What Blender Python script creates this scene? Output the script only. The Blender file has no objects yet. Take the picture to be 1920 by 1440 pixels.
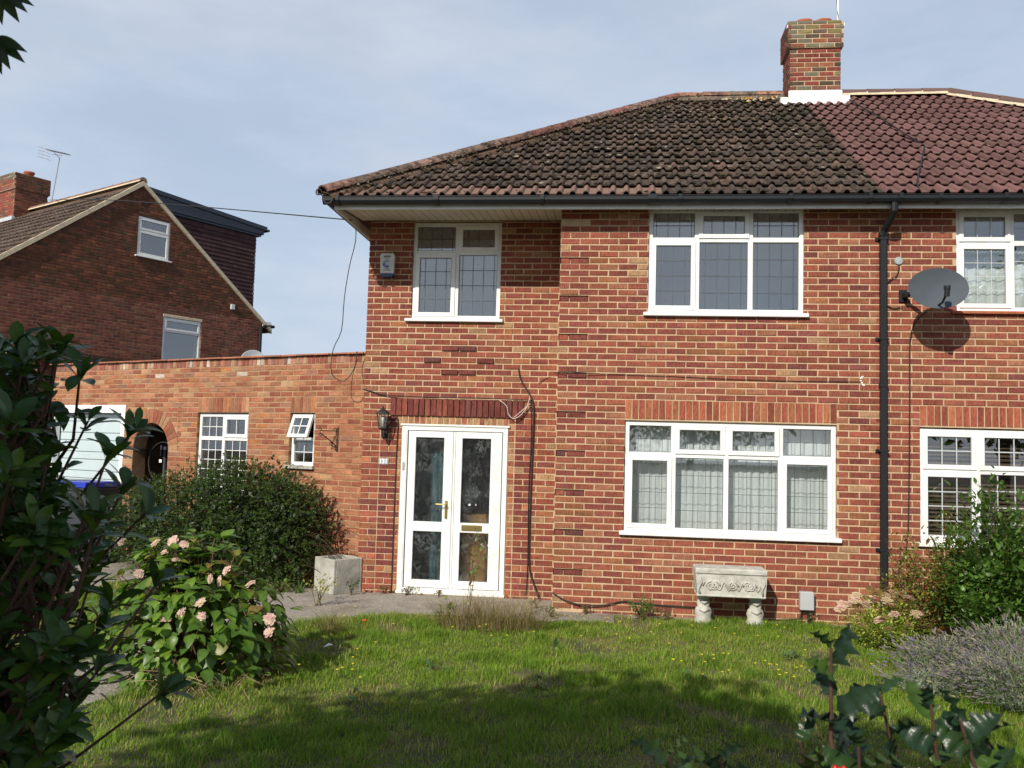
import bpy, math, random
import numpy as np
from mathutils import Vector, Matrix
random.seed(7); RNG=np.random.default_rng(7); rnd0=random.uniform
C=bpy.context.scene.collection; S=bpy.context.scene
rad=math.radians
# ---------------------------------------------------------------- camera, sky, sun, exposure
cd=bpy.data.cameras.new('camera'); cam=bpy.data.objects.new('camera',cd); C.objects.link(cam); S.camera=cam
yaw,pitch,roll=-0.1119,0.0719,0.0275
cyw,syw=math.cos(yaw),math.sin(yaw); cp,sp=math.cos(pitch),math.sin(pitch)
F=Vector((syw*cp,cyw*cp,sp)); R=Vector((cyw,-syw,0)); U=R.cross(F)
R2=math.cos(roll)*R+math.sin(roll)*U; U2=-math.sin(roll)*R+math.cos(roll)*U
CAM=Vector((0.631,-10.327,1.902))
mw=Matrix((R2,U2,-F)).transposed().to_4x4(); mw.translation=CAM; cam.matrix_world=mw
cd.sensor_fit='HORIZONTAL'; cd.sensor_width=17.3; cd.lens=17.3*1676/1920; cd.clip_start=.05; cd.clip_end=600
cd.dof.use_dof=True; cd.dof.focus_distance=10.8; cd.dof.aperture_fstop=6.3
SUN_EL,SUN_AZ=rad(34.3),rad(22)      # azimuth measured from -y towards -x
W=bpy.data.worlds.new('World'); S.world=W; W.use_nodes=True
nt=W.node_tree; nt.nodes.clear(); N=nt.nodes.new
sky=N('ShaderNodeTexSky'); sky.sky_type='NISHITA'; sky.sun_disc=False; sky.sun_elevation=SUN_EL; sky.sun_rotation=math.pi+SUN_AZ
sky.air_density=1.0; sky.dust_density=1.2; sky.ozone_density=1.2
tc=N('ShaderNodeTexCoord'); mp=N('ShaderNodeMapping'); mp.inputs['Scale'].default_value=(1.6,1.6,4.5); mp.inputs['Rotation'].default_value=(.2,.5,.3)
no=N('ShaderNodeTexNoise'); no.inputs['Scale'].default_value=1.3; no.inputs['Detail'].default_value=7; no.inputs['Roughness'].default_value=.55
rp=N('ShaderNodeValToRGB'); rp.color_ramp.elements[0].position=.38; rp.color_ramp.elements[0].color=(.72,.72,.72,1); rp.color_ramp.elements[1].position=.72; rp.color_ramp.elements[1].color=(.97,.97,.97,1)
mx=N('ShaderNodeMixRGB'); n2=N('ShaderNodeTexNoise'); n2.inputs['Scale'].default_value=2.1; n2.inputs['Detail'].default_value=8; n2.inputs['Roughness'].default_value=.6; m2_=N('ShaderNodeMapping'); m2_.inputs['Scale'].default_value=(1.0,1.0,3.2); m2_.inputs['Rotation'].default_value=(.5,.3,1.1)
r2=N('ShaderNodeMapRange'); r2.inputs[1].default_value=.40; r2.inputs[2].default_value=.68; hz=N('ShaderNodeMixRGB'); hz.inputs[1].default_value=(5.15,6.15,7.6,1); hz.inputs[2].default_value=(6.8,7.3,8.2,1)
nt.links.new(tc.outputs['Generated'],m2_.inputs[0]); nt.links.new(m2_.outputs[0],n2.inputs['Vector']); nt.links.new(n2.outputs[0],r2.inputs[0]); nt.links.new(r2.outputs[0],hz.inputs[0]); nt.links.new(hz.outputs[0],mx.inputs[2])
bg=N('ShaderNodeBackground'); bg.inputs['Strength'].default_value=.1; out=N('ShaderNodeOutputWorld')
L=nt.links.new
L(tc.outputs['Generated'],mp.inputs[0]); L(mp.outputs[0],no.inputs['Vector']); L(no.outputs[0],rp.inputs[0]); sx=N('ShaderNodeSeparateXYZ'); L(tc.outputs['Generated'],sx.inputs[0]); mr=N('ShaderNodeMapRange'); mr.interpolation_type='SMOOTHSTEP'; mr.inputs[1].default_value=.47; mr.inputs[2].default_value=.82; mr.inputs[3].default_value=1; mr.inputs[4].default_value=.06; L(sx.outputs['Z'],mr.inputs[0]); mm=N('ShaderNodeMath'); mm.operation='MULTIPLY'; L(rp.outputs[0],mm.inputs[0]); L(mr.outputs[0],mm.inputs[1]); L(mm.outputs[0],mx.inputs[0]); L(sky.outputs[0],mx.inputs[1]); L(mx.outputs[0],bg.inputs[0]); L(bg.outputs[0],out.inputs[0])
sd=bpy.data.lights.new('sun','SUN'); sd.energy=4.6; sd.angle=rad(.55); sd.color=(1,.93,.82)
sun=bpy.data.objects.new('sun',sd); C.objects.link(sun)
sv=Vector((-math.sin(SUN_AZ)*math.cos(SUN_EL),-math.cos(SUN_AZ)*math.cos(SUN_EL),math.sin(SUN_EL)))
sun.rotation_euler=sv.to_track_quat('Z','Y').to_euler(); sun.location=sv*40
S.view_settings.view_transform='Standard'; S.view_settings.look='None'; S.view_settings.exposure=.10; S.view_settings.gamma=1; S.view_settings.use_curve_mapping=False
S.render.engine='CYCLES'; S.cycles.transparent_max_bounces=24; S.cycles.max_bounces=8
# ---------------------------------------------------------------- mesh helpers
class MB:
    def __init__(s): s.V=[];s.L=[];s.N=[];s.T=[];s.M=[];s.n=0
    def add(s,V,Fc,tint=(1,1,1),mi=0):
        V=np.asarray(V,float).reshape(-1,3); s.V.append(V)
        t=np.asarray(tint,float)
        s.T.append(np.tile(t,(len(V),1)) if t.ndim==1 else t)
        if isinstance(Fc,np.ndarray):
            s.L.append((Fc+s.n).ravel()); s.N.append(np.full(len(Fc),Fc.shape[1])); nf=len(Fc)
        else:
            s.L.append(np.array([i+s.n for f in Fc for i in f])); s.N.append(np.array([len(f) for f in Fc])); nf=len(Fc)
        s.M.append(np.full(nf,mi)); s.n+=len(V); return s
    def box(s,x0,x1,y0,y1,z0,z1,tint=(1,1,1),mi=0):
        V=[(x0,y0,z0),(x1,y0,z0),(x1,y1,z0),(x0,y1,z0),(x0,y0,z1),(x1,y0,z1),(x1,y1,z1),(x0,y1,z1)]
        return s.add(V,[(0,3,2,1),(4,5,6,7),(0,1,5,4),(1,2,6,5),(2,3,7,6),(3,0,4,7)],tint,mi)
    def bev(s,x0,x1,y0,y1,z0,z1,b=.006,tint=(1,1,1),mi=0):
        V=[];
        for z,i in ((z0,b),(z0+b,0),(z1-b,0),(z1,b)):
            V+=[(x0+i,y0+b,z),(x0+b,y0+i,z),(x1-b,y0+i,z),(x1-i,y0+b,z),(x1-i,y1-b,z),(x1-b,y1-i,z),(x0+b,y1-i,z),(x0+i,y1-b,z)]
        Fs=[tuple(range(7,-1,-1)),tuple(range(24,32))]
        for k in range(3):
            for i in range(8): j=(i+1)%8; Fs.append((k*8+i,k*8+j,k*8+8+j,k*8+8+i))
        return s.add(V,Fs,tint,mi)
    def tube(s,P,r,n=6,tint=(1,1,1),mi=0,cap=True):
        P=[Vector(p) for p in P]; V=[];m=len(P); up=Vector((0,0,1)); X=None
        for i,p in enumerate(P):
            d=(P[min(i+1,m-1)]-P[max(i-1,0)]).normalized()
            if X is None:
                X=d.orthogonal().normalized()
            else:
                X=(X-d*X.dot(d)).normalized()
            Y=d.cross(X); rr=r[i] if hasattr(r,'__len__') else r
            for k in range(n):
                a=2*math.pi*k/n; V.append(p+X*(rr*math.cos(a))+Y*(rr*math.sin(a)))
        Fs=[]
        for i in range(m-1):
            for k in range(n): j=(k+1)%n; Fs.append((i*n+k,i*n+j,i*n+n+j,i*n+n+k))
        if cap: Fs+= [tuple(range(n-1,-1,-1)),tuple(range((m-1)*n,m*n))]
        return s.add([tuple(v) for v in V],Fs,tint,mi)
    def lathe(s,prof,c=(0,0,0),n=16,tint=(1,1,1),mi=0):
        V=[(c[0]+r*math.cos(2*math.pi*k/n),c[1]+r*math.sin(2*math.pi*k/n),c[2]+z) for r,z in prof for k in range(n)]
        Fs=[(i*n+k,i*n+(k+1)%n,i*n+n+(k+1)%n,i*n+n+k) for i in range(len(prof)-1) for k in range(n)]
        if prof[-1][0]>1e-4: Fs.append(tuple(range((len(prof)-1)*n,len(prof)*n)))
        if prof[0][0]>1e-4: Fs.append(tuple(range(n-1,-1,-1)))
        return s.add(V,Fs,tint,mi)
    def prism(s,poly,y0,y1,tint=(1,1,1),mi=0):     # polygon in x,z extruded along y
        n=len(poly); V=[(x,y0,z) for x,z in poly]+[(x,y1,z) for x,z in poly]
        return s.add(V,[tuple(range(n)),tuple(range(2*n-1,n-1,-1))]+[(i,i+n,(i+1)%n+n,(i+1)%n) for i in range(n)],tint,mi)
    def prismz(s,poly,z0,z1,tint=(1,1,1),mi=0):
        n=len(poly); V=[(x,y,z0) for x,y in poly]+[(x,y,z1) for x,y in poly]
        return s.add(V,[tuple(range(n-1,-1,-1)),tuple(range(n,2*n))]+[(i,(i+1)%n,(i+1)%n+n,i+n) for i in range(n)],tint,mi)
    def mesh(s,name,mats,smooth=False):
        me=bpy.data.meshes.new(name)
        V=np.concatenate(s.V); Lp=np.concatenate(s.L).astype(np.int32); Nn=np.concatenate(s.N).astype(np.int32)
        me.vertices.add(len(V)); me.vertices.foreach_set('co',V.astype(np.float32).ravel())
        me.loops.add(len(Lp)); me.loops.foreach_set('vertex_index',Lp)
        me.polygons.add(len(Nn)); st=np.concatenate([[0],np.cumsum(Nn)[:-1]]).astype(np.int32)
        me.polygons.foreach_set('loop_start',st); me.polygons.foreach_set('loop_total',Nn)
        me.polygons.foreach_set('material_index',np.concatenate(s.M).astype(np.int32))
        me.polygons.foreach_set('use_smooth',np.full(len(Nn),smooth))
        at=me.attributes.new('tint','FLOAT_COLOR','POINT'); T=np.concatenate(s.T); T=np.hstack([T,np.ones((len(T),1))])
        at.data.foreach_set('color',T.astype(np.float32).ravel())
        for m in (mats if isinstance(mats,(list,tuple)) else [mats]): me.materials.append(m)
        me.update(calc_edges=True); return me
    def build(s,name,mats,parent=None,loc=(0,0,0),smooth=False,rot=None):
        return link(name,s.mesh(name,mats,smooth),parent,loc,rot)
def link(name,me,parent=None,loc=(0,0,0),rot=None):
    o=bpy.data.objects.new(name,me); C.objects.link(o); o.parent=parent; o.location=loc
    if rot is not None: o.rotation_euler=rot
    return o
def thing(name,label,cat,loc=(0,0,0),rz=0,group=None,rot=None):
    o=bpy.data.objects.new(name,None); C.objects.link(o); o.location=loc; o.rotation_euler=rot or (0,0,rz); o.empty_display_size=.1
    return tag(o,label,cat,group)
def tag(o,label=None,cat=None,group=None,kind=None):
    if label:o['label']=label
    if cat:o['category']=cat
    if group:o['group']=group
    if kind:o['kind']=kind
    return o
# ---------------------------------------------------------------- materials
def mat(name,col=(.5,.5,.5),rough=.6,tint=False,var=.25,scale=8,bump=.0,bscale=60,stretch=(1,1,1),metal=0,spec=.5,trans=0,col2=None,cscale=None,cpos=(.45,.65),coat=0):
    m=bpy.data.materials.new(name); m.use_nodes=True; t=m.node_tree; n=t.nodes; l=t.links; b=n['Principled BSDF']
    b.inputs['Roughness'].default_value=rough; b.inputs['Metallic'].default_value=metal; b.inputs['Specular IOR Level'].default_value=spec
    b.inputs['Coat Weight'].default_value=coat
    g=n.new('ShaderNodeNewGeometry'); mp=n.new('ShaderNodeMapping'); mp.inputs['Scale'].default_value=stretch; l.new(g.outputs['Position'],mp.inputs[0])
    if tint:
        a=n.new('ShaderNodeAttribute'); a.attribute_name='tint'; base=a.outputs['Color']
    else:
        c=n.new('ShaderNodeRGB'); c.outputs[0].default_value=(*col,1); base=c.outputs[0]
    if col2 is not None:
        q=n.new('ShaderNodeTexNoise'); q.inputs['Scale'].default_value=cscale or scale; q.inputs['Detail'].default_value=6; q.inputs['Roughness'].default_value=.65; l.new(g.outputs['Position'],q.inputs['Vector'])
        r=n.new('ShaderNodeMapRange'); r.inputs[1].default_value=cpos[0]; r.inputs[2].default_value=cpos[1]; l.new(q.outputs[0],r.inputs[0])
        x=n.new('ShaderNodeMixRGB'); x.inputs[2].default_value=(*col2,1); l.new(r.outputs[0],x.inputs[0]); l.new(base,x.inputs[1]); base=x.outputs[0]
    if var>0:
        q=n.new('ShaderNodeTexNoise'); q.inputs['Scale'].default_value=scale; q.inputs['Detail'].default_value=5; l.new(mp.outputs[0],q.inputs['Vector'])
        r=n.new('ShaderNodeMapRange'); r.inputs[1].default_value=.25; r.inputs[2].default_value=.75; r.inputs[3].default_value=1-var; r.inputs[4].default_value=1+var; l.new(q.outputs[0],r.inputs[0])
        v=n.new('ShaderNodeVectorMath'); v.operation='SCALE'; l.new(base,v.inputs[0]); l.new(r.outputs[0],v.inputs['Scale']); base=v.outputs[0]
    l.new(base,b.inputs['Base Color'])
    if bump>0:
        q=n.new('ShaderNodeTexNoise'); q.inputs['Scale'].default_value=bscale; q.inputs['Detail'].default_value=4; l.new(mp.outputs[0],q.inputs['Vector'])
        u=n.new('ShaderNodeBump'); u.inputs['Strength'].default_value=1; u.inputs['Distance'].default_value=bump; l.new(q.outputs[0],u.inputs['Height']); l.new(u.outputs[0],b.inputs['Normal'])
    if trans>0:
        tr=n.new('ShaderNodeBsdfTranslucent'); v=n.new('ShaderNodeMixRGB'); v.blend_type='MULTIPLY'; v.inputs[0].default_value=1; v.inputs[2].default_value=(1.6,1.9,.7,1) if trans<.9 else (1,1,1,1)
        l.new(base,v.inputs[1]); l.new(v.outputs[0],tr.inputs[0]); ms=n.new('ShaderNodeMixShader'); ms.inputs[0].default_value=trans if trans<.9 else trans-.72
        l.new(b.outputs[0],ms.inputs[1]); l.new(tr.outputs[0],ms.inputs[2]); l.new(ms.outputs[0],n['Material Output'].inputs['Surface'])
    return m
M={}
M['brick']=mat('rustic_brick',rough=.92,tint=True,var=.42,scale=24,bump=.004,bscale=38,stretch=(3.2,3.2,.8),spec=.25)
M['brickH']=mat('striated_brick',rough=.92,tint=True,var=.28,scale=20,bump=.004,bscale=30,stretch=(.8,.8,4.5),spec=.25)
M['brickG']=mat('gable_brick',rough=.95,tint=True,var=.35,scale=9,bump=.003,bscale=50,spec=.2)
M['mortar']=mat('mortar',(.52,.375,.235),.95,var=.16,scale=14,bump=.002,bscale=180,spec=.2,col2=(.43,.30,.18),cscale=2.2)
M['mortarW']=mat('mortar_wing',(.39,.25,.145),.95,var=.2,scale=10,bump=.003,bscale=160,spec=.2,col2=(.28,.15,.08),cscale=2)
M['mortarG']=mat('mortar_gable',(.30,.20,.15),.95,var=.25,scale=6,spec=.2)
M['mortarD']=mat('mortar_gable_dark',(.11,.07,.045),.95,var=.35,scale=5,spec=.2)
M['upvc']=mat('white_upvc',(.78,.79,.775),.34,var=.05,scale=3,coat=.1,col2=(.60,.58,.51),cscale=5,cpos=(.52,.85))
M['upvcg']=mat('grey_gasket',(.18,.19,.19),.5,var=.05)
M['soffit']=mat('soffit_board',(.62,.60,.50),.5,var=.12,scale=2.5)
M['groove']=mat('soffit_groove',(.12,.11,.09),.8,var=.1)
M['black']=mat('black_plastic',(.013,.015,.018),.48,var=.1,spec=.3)
M['navy']=mat('dark_fascia',(.02,.027,.045),.4,var=.1)
M['lead']=mat('lead_came',(.10,.105,.11),.45,var=.1,metal=.4)
M['leadw']=mat('pale_lead_strip',(.55,.57,.58),.4,var=.1,metal=.2)
M['tileold']=mat('old_roof_tile',rough=.95,tint=True,var=.4,scale=22,bump=.006,bscale=45,spec=.2,col2=(.026,.022,.018),cscale=12,cpos=(.45,.66))
M['tilenew']=mat('new_roof_tile',rough=.85,tint=True,var=.12,scale=30,bump=.0015,bscale=200,spec=.3)
M['moss']=mat('moss',rough=1,tint=True,var=.5,scale=40,bump=.008,bscale=80,spec=.1)
M['bed']=mat('ridge_bedding',(.62,.52,.36),.95,var=.2,scale=12,bump=.006,bscale=40)
M['flash']=mat('lead_flashing',(.50,.53,.56),.5,var=.2,scale=5,bump=.006,bscale=12)
M['terra']=mat('terracotta',(.35,.10,.045),.85,var=.3,scale=14,bump=.003)
M['concrete']=mat('cast_concrete',(.40,.39,.34),.92,var=.2,scale=9,bump=.006,bscale=60,col2=(.22,.215,.18),cscale=4,cpos=(.45,.75))
M['stone']=mat('cast_stone',(.47,.46,.41),.92,var=.2,scale=14,bump=.005,bscale=90,col2=(.30,.29,.24),cscale=9,cpos=(.5,.75))
M['path']=mat('path_concrete',(.31,.275,.235),.95,var=.38,scale=38,bump=.014,bscale=60,col2=(.17,.145,.11),cscale=2.1,cpos=(.48,.72))
M['soil']=mat('soil',(.060,.046,.030),.98,var=.4,scale=14,bump=.03,bscale=22)
M['turf']=mat('turf_soil',(.07,.08,.025),.98,var=.4,scale=9,bump=.02,bscale=40,col2=(.15,.11,.055),cscale=1.8)
M['leaf']=mat('leaf',rough=.42,tint=True,var=.22,scale=30,trans=.28,spec=.45)
M['leafg']=mat('glossy_leaf',rough=.3,tint=True,var=.25,scale=25,trans=.16,spec=.32,bump=.002,bscale=60)
M['grass']=mat('grass_blade',rough=.6,tint=True,var=.15,scale=3,trans=.3,spec=.3)
M['dry']=mat('dry_stem',rough=.85,tint=True,var=.2,scale=30,spec=.2,trans=.15)
M['petal']=mat('petal',rough=.6,tint=True,var=.15,scale=60,trans=.25,spec=.2)
M['bark']=mat('bark',(.07,.05,.035),.95,var=.4,scale=12,bump=.02,bscale=20)
M['twig']=mat('twig',(.10,.05,.035),.8,var=.3,scale=40)
M['brass']=mat('brass',(.52,.40,.16),.3,metal=.9,var=.12)
M['iron']=mat('wrought_iron',(.025,.022,.022),.55,var=.2,bump=.002,bscale=150)
M['rust']=mat('rusty_iron',(.06,.025,.02),.75,var=.35,scale=40)
M['cable']=mat('cable',(.016,.014,.014),.6,var=.1)
M['cableW']=mat('pale_cable',(.50,.42,.36),.6,var=.1)
M['white']=mat('white_paint',(.80,.80,.78),.5,var=.08,scale=6,bump=.002,bscale=20)
M['door']=mat('pale_door_paint',(.46,.55,.57),.45,var=.05,scale=5)
M['grey']=mat('grey_plastic',(.42,.43,.45),.5,var=.05)
M['bin']=mat('bin_plastic',(.035,.04,.048),.5,var=.1)
M['binblue']=mat('blue_lid',(.02,.045,.42),.4,var=.1)
M['dish']=mat('mesh_dish',(.075,.088,.105),.7,var=.1,scale=6,spec=.2)
M['dishg']=mat('grey_dish',(.30,.34,.36),.5,var=.1)
M['alarm']=mat('alarm_case',(.60,.58,.52),.4,var=.05)
M['blue']=mat('blue_print',(.03,.05,.30),.4,var=.05)
M['navyp']=mat('navy_plastic',(.02,.03,.12),.3,var=.05)
M['curt']=mat('net_curtain',(.87,.91,.91),.9,var=.06,scale=5,trans=.95)
M['curtd']=mat('curtain_frill',(.55,.62,.60),.9,var=.1,scale=8,trans=.95)
M['blind']=mat('wood_blind',(.14,.095,.065),.5,var=.25,scale=6,stretch=(.3,1,6))
M['wallin']=mat('interior_plaster',(.30,.29,.27),.9,var=.05)
M['pane_lift']=mat('pane_brightener_pale',(.50,.57,.64),.9,var=.05)  # pale blue-grey for the sheets added to brighten the upstairs panes
M['amber']=mat('amber_wood',(.62,.31,.06),.5,var=.3,scale=4,stretch=(1,1,.2))
M['teal']=mat('teal_cloth',(.16,.30,.34),.9,var=.2,scale=6)
M['print']=mat('dark_print',(.03,.03,.04),.5,var=0)
M['alum']=mat('aluminium',(.45,.46,.48),.4,metal=.8,var=.1)
M['berry']=mat('orange_flower',(.75,.16,.02),.6,var=.2)
M['yellow']=mat('yellow_flower',(.80,.66,.03),.6,var=.1)
def glassmat(name,refl,bump=0,bscale=30,tintc=(.97,.99,.99)):
    m=bpy.data.materials.new(name); m.use_nodes=True; t=m.node_tree; n=t.nodes; l=t.links; n.remove(n['Principled BSDF'])
    tr=n.new('ShaderNodeBsdfTransparent'); tr.inputs[0].default_value=(*tintc,1); gl=n.new('ShaderNodeBsdfGlossy'); gl.inputs['Roughness'].default_value=.0 if not bump else .03
    ms=n.new('ShaderNodeMixShader')
    gg=n.new('ShaderNodeNewGeometry'); dp=n.new('ShaderNodeVectorMath'); dp.operation='DOT_PRODUCT'; l.new(gg.outputs['Normal'],dp.inputs[0]); l.new(gg.outputs['Incoming'],dp.inputs[1])
    def mth(op,a,b=None):
        q_=n.new('ShaderNodeMath'); q_.operation=op
        for i_,v_ in enumerate((a,b)):
            if v_ is None: continue
            if isinstance(v_,(int,float)): q_.inputs[i_].default_value=v_
            else: l.new(v_,q_.inputs[i_])
        return q_.outputs[0]
    fz=mth('ADD',mth('MULTIPLY',mth('POWER',mth('SUBTRACT',1.0,mth('ABSOLUTE',dp.outputs['Value'])),5.0),1-refl),refl)
    g=n.new('ShaderNodeNewGeometry'); q=n.new('ShaderNodeTexNoise'); q.inputs['Scale'].default_value=bscale if bump else 1.4; q.inputs['Detail'].default_value=2; l.new(g.outputs['Position'],q.inputs['Vector'])
    src=q.outputs[0]
    if bump:
        l.new(b0.outputs[0],ms.inputs[1]) if 0 else None
        vo=n.new('ShaderNodeTexVoronoi'); vo.feature='DISTANCE_TO_EDGE'; vo.inputs['Scale'].default_value=bscale; mp=n.new('ShaderNodeMapping'); mp.inputs['Scale'].default_value=(1,1,.55)
        mi=n.new('ShaderNodeMixRGB'); mi.inputs[0].default_value=.12; l.new(g.outputs['Position'],mi.inputs[1]); l.new(q.outputs['Color'],mi.inputs[2]); l.new(mi.outputs[0],mp.inputs[0]); l.new(mp.outputs[0],vo.inputs['Vector']); src=vo.outputs['Distance']
    b=n.new('ShaderNodeBump'); b.inputs['Strength'].default_value=1; b.inputs['Distance'].default_value=bump or .0012; l.new(src,b.inputs['Height'])
    l.new(b.outputs[0],gl.inputs['Normal'])
    if bump:
        rf=n.new('ShaderNodeBsdfRefraction'); rf.inputs['IOR'].default_value=1.18; rf.inputs['Roughness'].default_value=.03; rf.inputs[0].default_value=(.50,.53,.52,1); l.new(b.outputs[0],rf.inputs['Normal']); m2=n.new('ShaderNodeMixShader'); m2.inputs[0].default_value=.75; l.new(tr.outputs[0],m2.inputs[1]); l.new(rf.outputs[0],m2.inputs[2]); trout=m2.outputs[0]
    else: trout=tr.outputs[0]
    if bump:
        df=n.new('ShaderNodeBsdfDiffuse'); df.inputs[0].default_value=(.55,.60,.58,1); e1=n.new('ShaderNodeMapRange'); e1.inputs[1].default_value=.10; e1.inputs[2].default_value=.0; e1.inputs[3].default_value=0; e1.inputs[4].default_value=.24; l.new(vo.outputs['Distance'],e1.inputs[0])
        n9=n.new('ShaderNodeTexNoise'); n9.inputs['Scale'].default_value=6; n9.inputs['Detail'].default_value=3; l.new(g.outputs['Position'],n9.inputs['Vector']); e2=n.new('ShaderNodeMapRange'); e2.inputs[1].default_value=.42; e2.inputs[2].default_value=.62; e2.inputs[3].default_value=.12; l.new(n9.outputs[0],e2.inputs[0])
        m3=n.new('ShaderNodeMixShader'); l.new(mth('MULTIPLY',e1.outputs[0],e2.outputs[0]),m3.inputs[0]); l.new(trout,m3.inputs[1]); l.new(df.outputs[0],m3.inputs[2]); trout=m3.outputs[0]
    l.new(fz,ms.inputs[0]); l.new(trout,ms.inputs[1]); l.new(gl.outputs[0],ms.inputs[2]); l.new(ms.outputs[0],n['Material Output'].inputs['Surface'])
    return m
M['glass']=glassmat('window_glass',.175)
M['glassobs']=glassmat('cobbled_glass',.05,bump=.012,bscale=24,tintc=(.55,.58,.58))
# ---------------------------------------------------------------- bricks
PAL={'red':[((.232,.067,.043),44),((.250,.080,.048),21),((.202,.058,.043),15),((.27,.106,.052),7),((.31,.180,.100),4),((.172,.055,.045),4),((.27,.112,.066),9)],
 'wing':[((.30,.118,.064),30),((.33,.15,.082),25),((.265,.09,.052),17),((.35,.20,.11),14),((.34,.14,.055),6),((.27,.135,.09),8)],
 'gable':[((.185,.062,.040),30),((.22,.080,.048),20),((.150,.055,.038),20),((.13,.06,.038),12),((.22,.10,.055),10)],
 'gabled':[((.150,.060,.034),30),((.185,.070,.040),25),((.125,.052,.036),20),((.10,.058,.030),12)],
 'dark':[((.165,.045,.036),40),((.145,.042,.036),25),((.19,.055,.038),20),((.125,.046,.042),10)],
 'orange':[((.29,.085,.048),40),((.33,.12,.06),30),((.26,.072,.045),30)],
 'buff':[((.36,.21,.11),40),((.33,.16,.09),30),((.27,.10,.06),20)],
 'cap':[((.24,.08,.055),30),((.33,.15,.11),25),((.45,.38,.32),12),((.36,.22,.13),20),((.20,.10,.08),13)],
 'chim':[((.20,.050,.038),40),((.23,.085,.045),20),((.085,.058,.042),14),((.17,.075,.052),15)],
 'lichen':[((.14,.13,.09),34),((.18,.17,.11),25),((.11,.085,.06),22),((.19,.065,.045),12),((.20,.17,.07),6)]}
def pick(p):
    L_=PAL[p]; i=random.choices(range(len(L_)),[w for _,w in L_])[0]; return i
def shade(c,k): return tuple(min(1,v*k) for v in c)
BT_F=np.array([(0,1,2,3),(0,4,5,1),(1,5,6,2),(2,6,7,3),(3,7,4,0),(4,8,9,5),(5,9,10,6),(6,10,11,7),(7,11,8,4)])
def brickV(w,h,d=.06,b=.004):
    a=w/2-b; c=h/2-b; A=w/2; Cc=h/2; J=RNG.normal(size=(12,3))*np.array([.0013,.0008,.0011]); J[8:]=0
    return J+np.array([(-a,0,-c),(a,0,-c),(a,0,c),(-a,0,c),(-A,b,-Cc),(A,b,-Cc),(A,b,Cc),(-A,b,Cc),(-A,d,-Cc),(A,d,-Cc),(A,d,Cc),(-A,d,Cc)])
def vt(c):
    T=np.tile(np.array(c),(12,1))*RNG.uniform(.80,1.2,(12,1)); T[4:8]=T[0:4]*.92; return T
BC={}
def bmesh_brick(w,h,pal,mat_):
    k=(round(w,3),round(h,3),pal,mat_); 
    if k not in BC: BC[k]=[]
    L_=BC[k]
    if len(L_)<22 or random.random()<.0:
        c=shade(PAL[pal][pick(pal)][0],random.uniform(.82,1.16)); mb=MB(); mb.add(brickV(w,h),BT_F,vt(c)); L_.append(mb.mesh('brick',M[mat_]))
        return L_[-1]
    return random.choice(L_)
class Bricks:
    def __init__(s): s.r=[]; s.sol=[]
    def put(s,x,y,z,w,h,pal,soldier=False):
        (s.sol if soldier else s.r).append((x,y,z,w,h,pal))
    def courses(s,x0,x1,z0,z1,holes=(),y=0,pal='red',phase=0,zb=.1,clip=None,jit=.003,special=None,L_=.225,Hc=.075,flip=0):
        k0=math.floor((z0-zb)/Hc+1e-6); k1=math.ceil((z1-zb)/Hc-1e-6)
        for k in range(k0,k1):
            a=zb+k*Hc+.0075; b=a+.060; a=max(a,z0); b=min(b,z1)
            if b-a<.02: continue
            zc=(a+b)/2; iv=[(x0,x1)]
            cuts=[(h[0],h[1]) for h in holes if h[2]<zc<h[3]]
            if clip: 
                c=clip(zc)
                if c is None: continue
                iv=[(max(x0,c[0]),min(x1,c[1]))]; cuts+=list(c[2:])
            for ca,cb in cuts:
                nv=[]
                for p,q in iv:
                    if cb<=p or ca>=q: nv.append((p,q)); continue
                    if ca>p: nv.append((p,ca))
                    if cb<q: nv.append((cb,q))
                iv=nv
            off=phase+(L_/2 if (k+flip)%2 else 0)
            for p,q in iv:
                i=math.floor((p-off)/L_)
                while off+i*L_<q:
                    u=max(p,off+i*L_+(.0068 if off+i*L_>p-.005 else 0)); v=min(q,off+(i+1)*L_-(.0068 if off+(i+1)*L_<q+.005 else 0)); i+=1
                    if v-u<.03: continue
                    yy=y-random.uniform(0,jit); pl=pal
                    if special:
                        r=special(k,(u+v)/2,zc)
                        if r is False: continue
                        if r: pl,dy=r; yy=y-dy
                    s.put((u+v)/2,yy,zc,v-u,b-a,pl)
    def finish(s,root,mt,eye,nmax=300,stuffname='brickwork'):
        inv=root.matrix_world.inverted() if False else None
        rz=root.rotation_euler.z; cz,sz=math.cos(rz),math.sin(rz)
        def wd(r):
            x=root.location.x+r[0]*cz-r[1]*sz; y=root.location.y+r[0]*sz+r[1]*cz
            return (Vector((x,y,r[2]))-eye).length
        def infr(r):
            x=root.location.x+r[0]*cz-r[1]*sz; y=root.location.y+r[0]*sz+r[1]*cz; d=Vector((x,y,r[2]+root.location.z))-CAM; z=d.dot(F)
            return abs(d.dot(R2)/z)<.56 and abs(d.dot(U2)/z)<.42
        full=sorted([i for i,r in enumerate(s.r) if r[3]>.2 and infr(r)],key=lambda i:wd(s.r[i]))
        ind=set(full[:nmax])
        mb=MB()
        for i,(x,y,z,w,h,pal) in enumerate(s.r):
            if i in ind: link('brick',bmesh_brick(round(w,3),round(h,3),pal,mt),root,(x,y,z))
            else: mb.add(brickV(w,h)+np.array([x,y,z]),BT_F,vt(shade(PAL[pal][pick(pal)][0],random.uniform(.82,1.16))))
        if mb.n: tag(mb.build(stuffname,M[mt],root),kind='stuff')
        for (x,y,z,w,h,pal) in s.sol: link('soldier_brick',bmesh_brick(w,h,pal,'brick'),root,(x,y,z))
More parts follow.
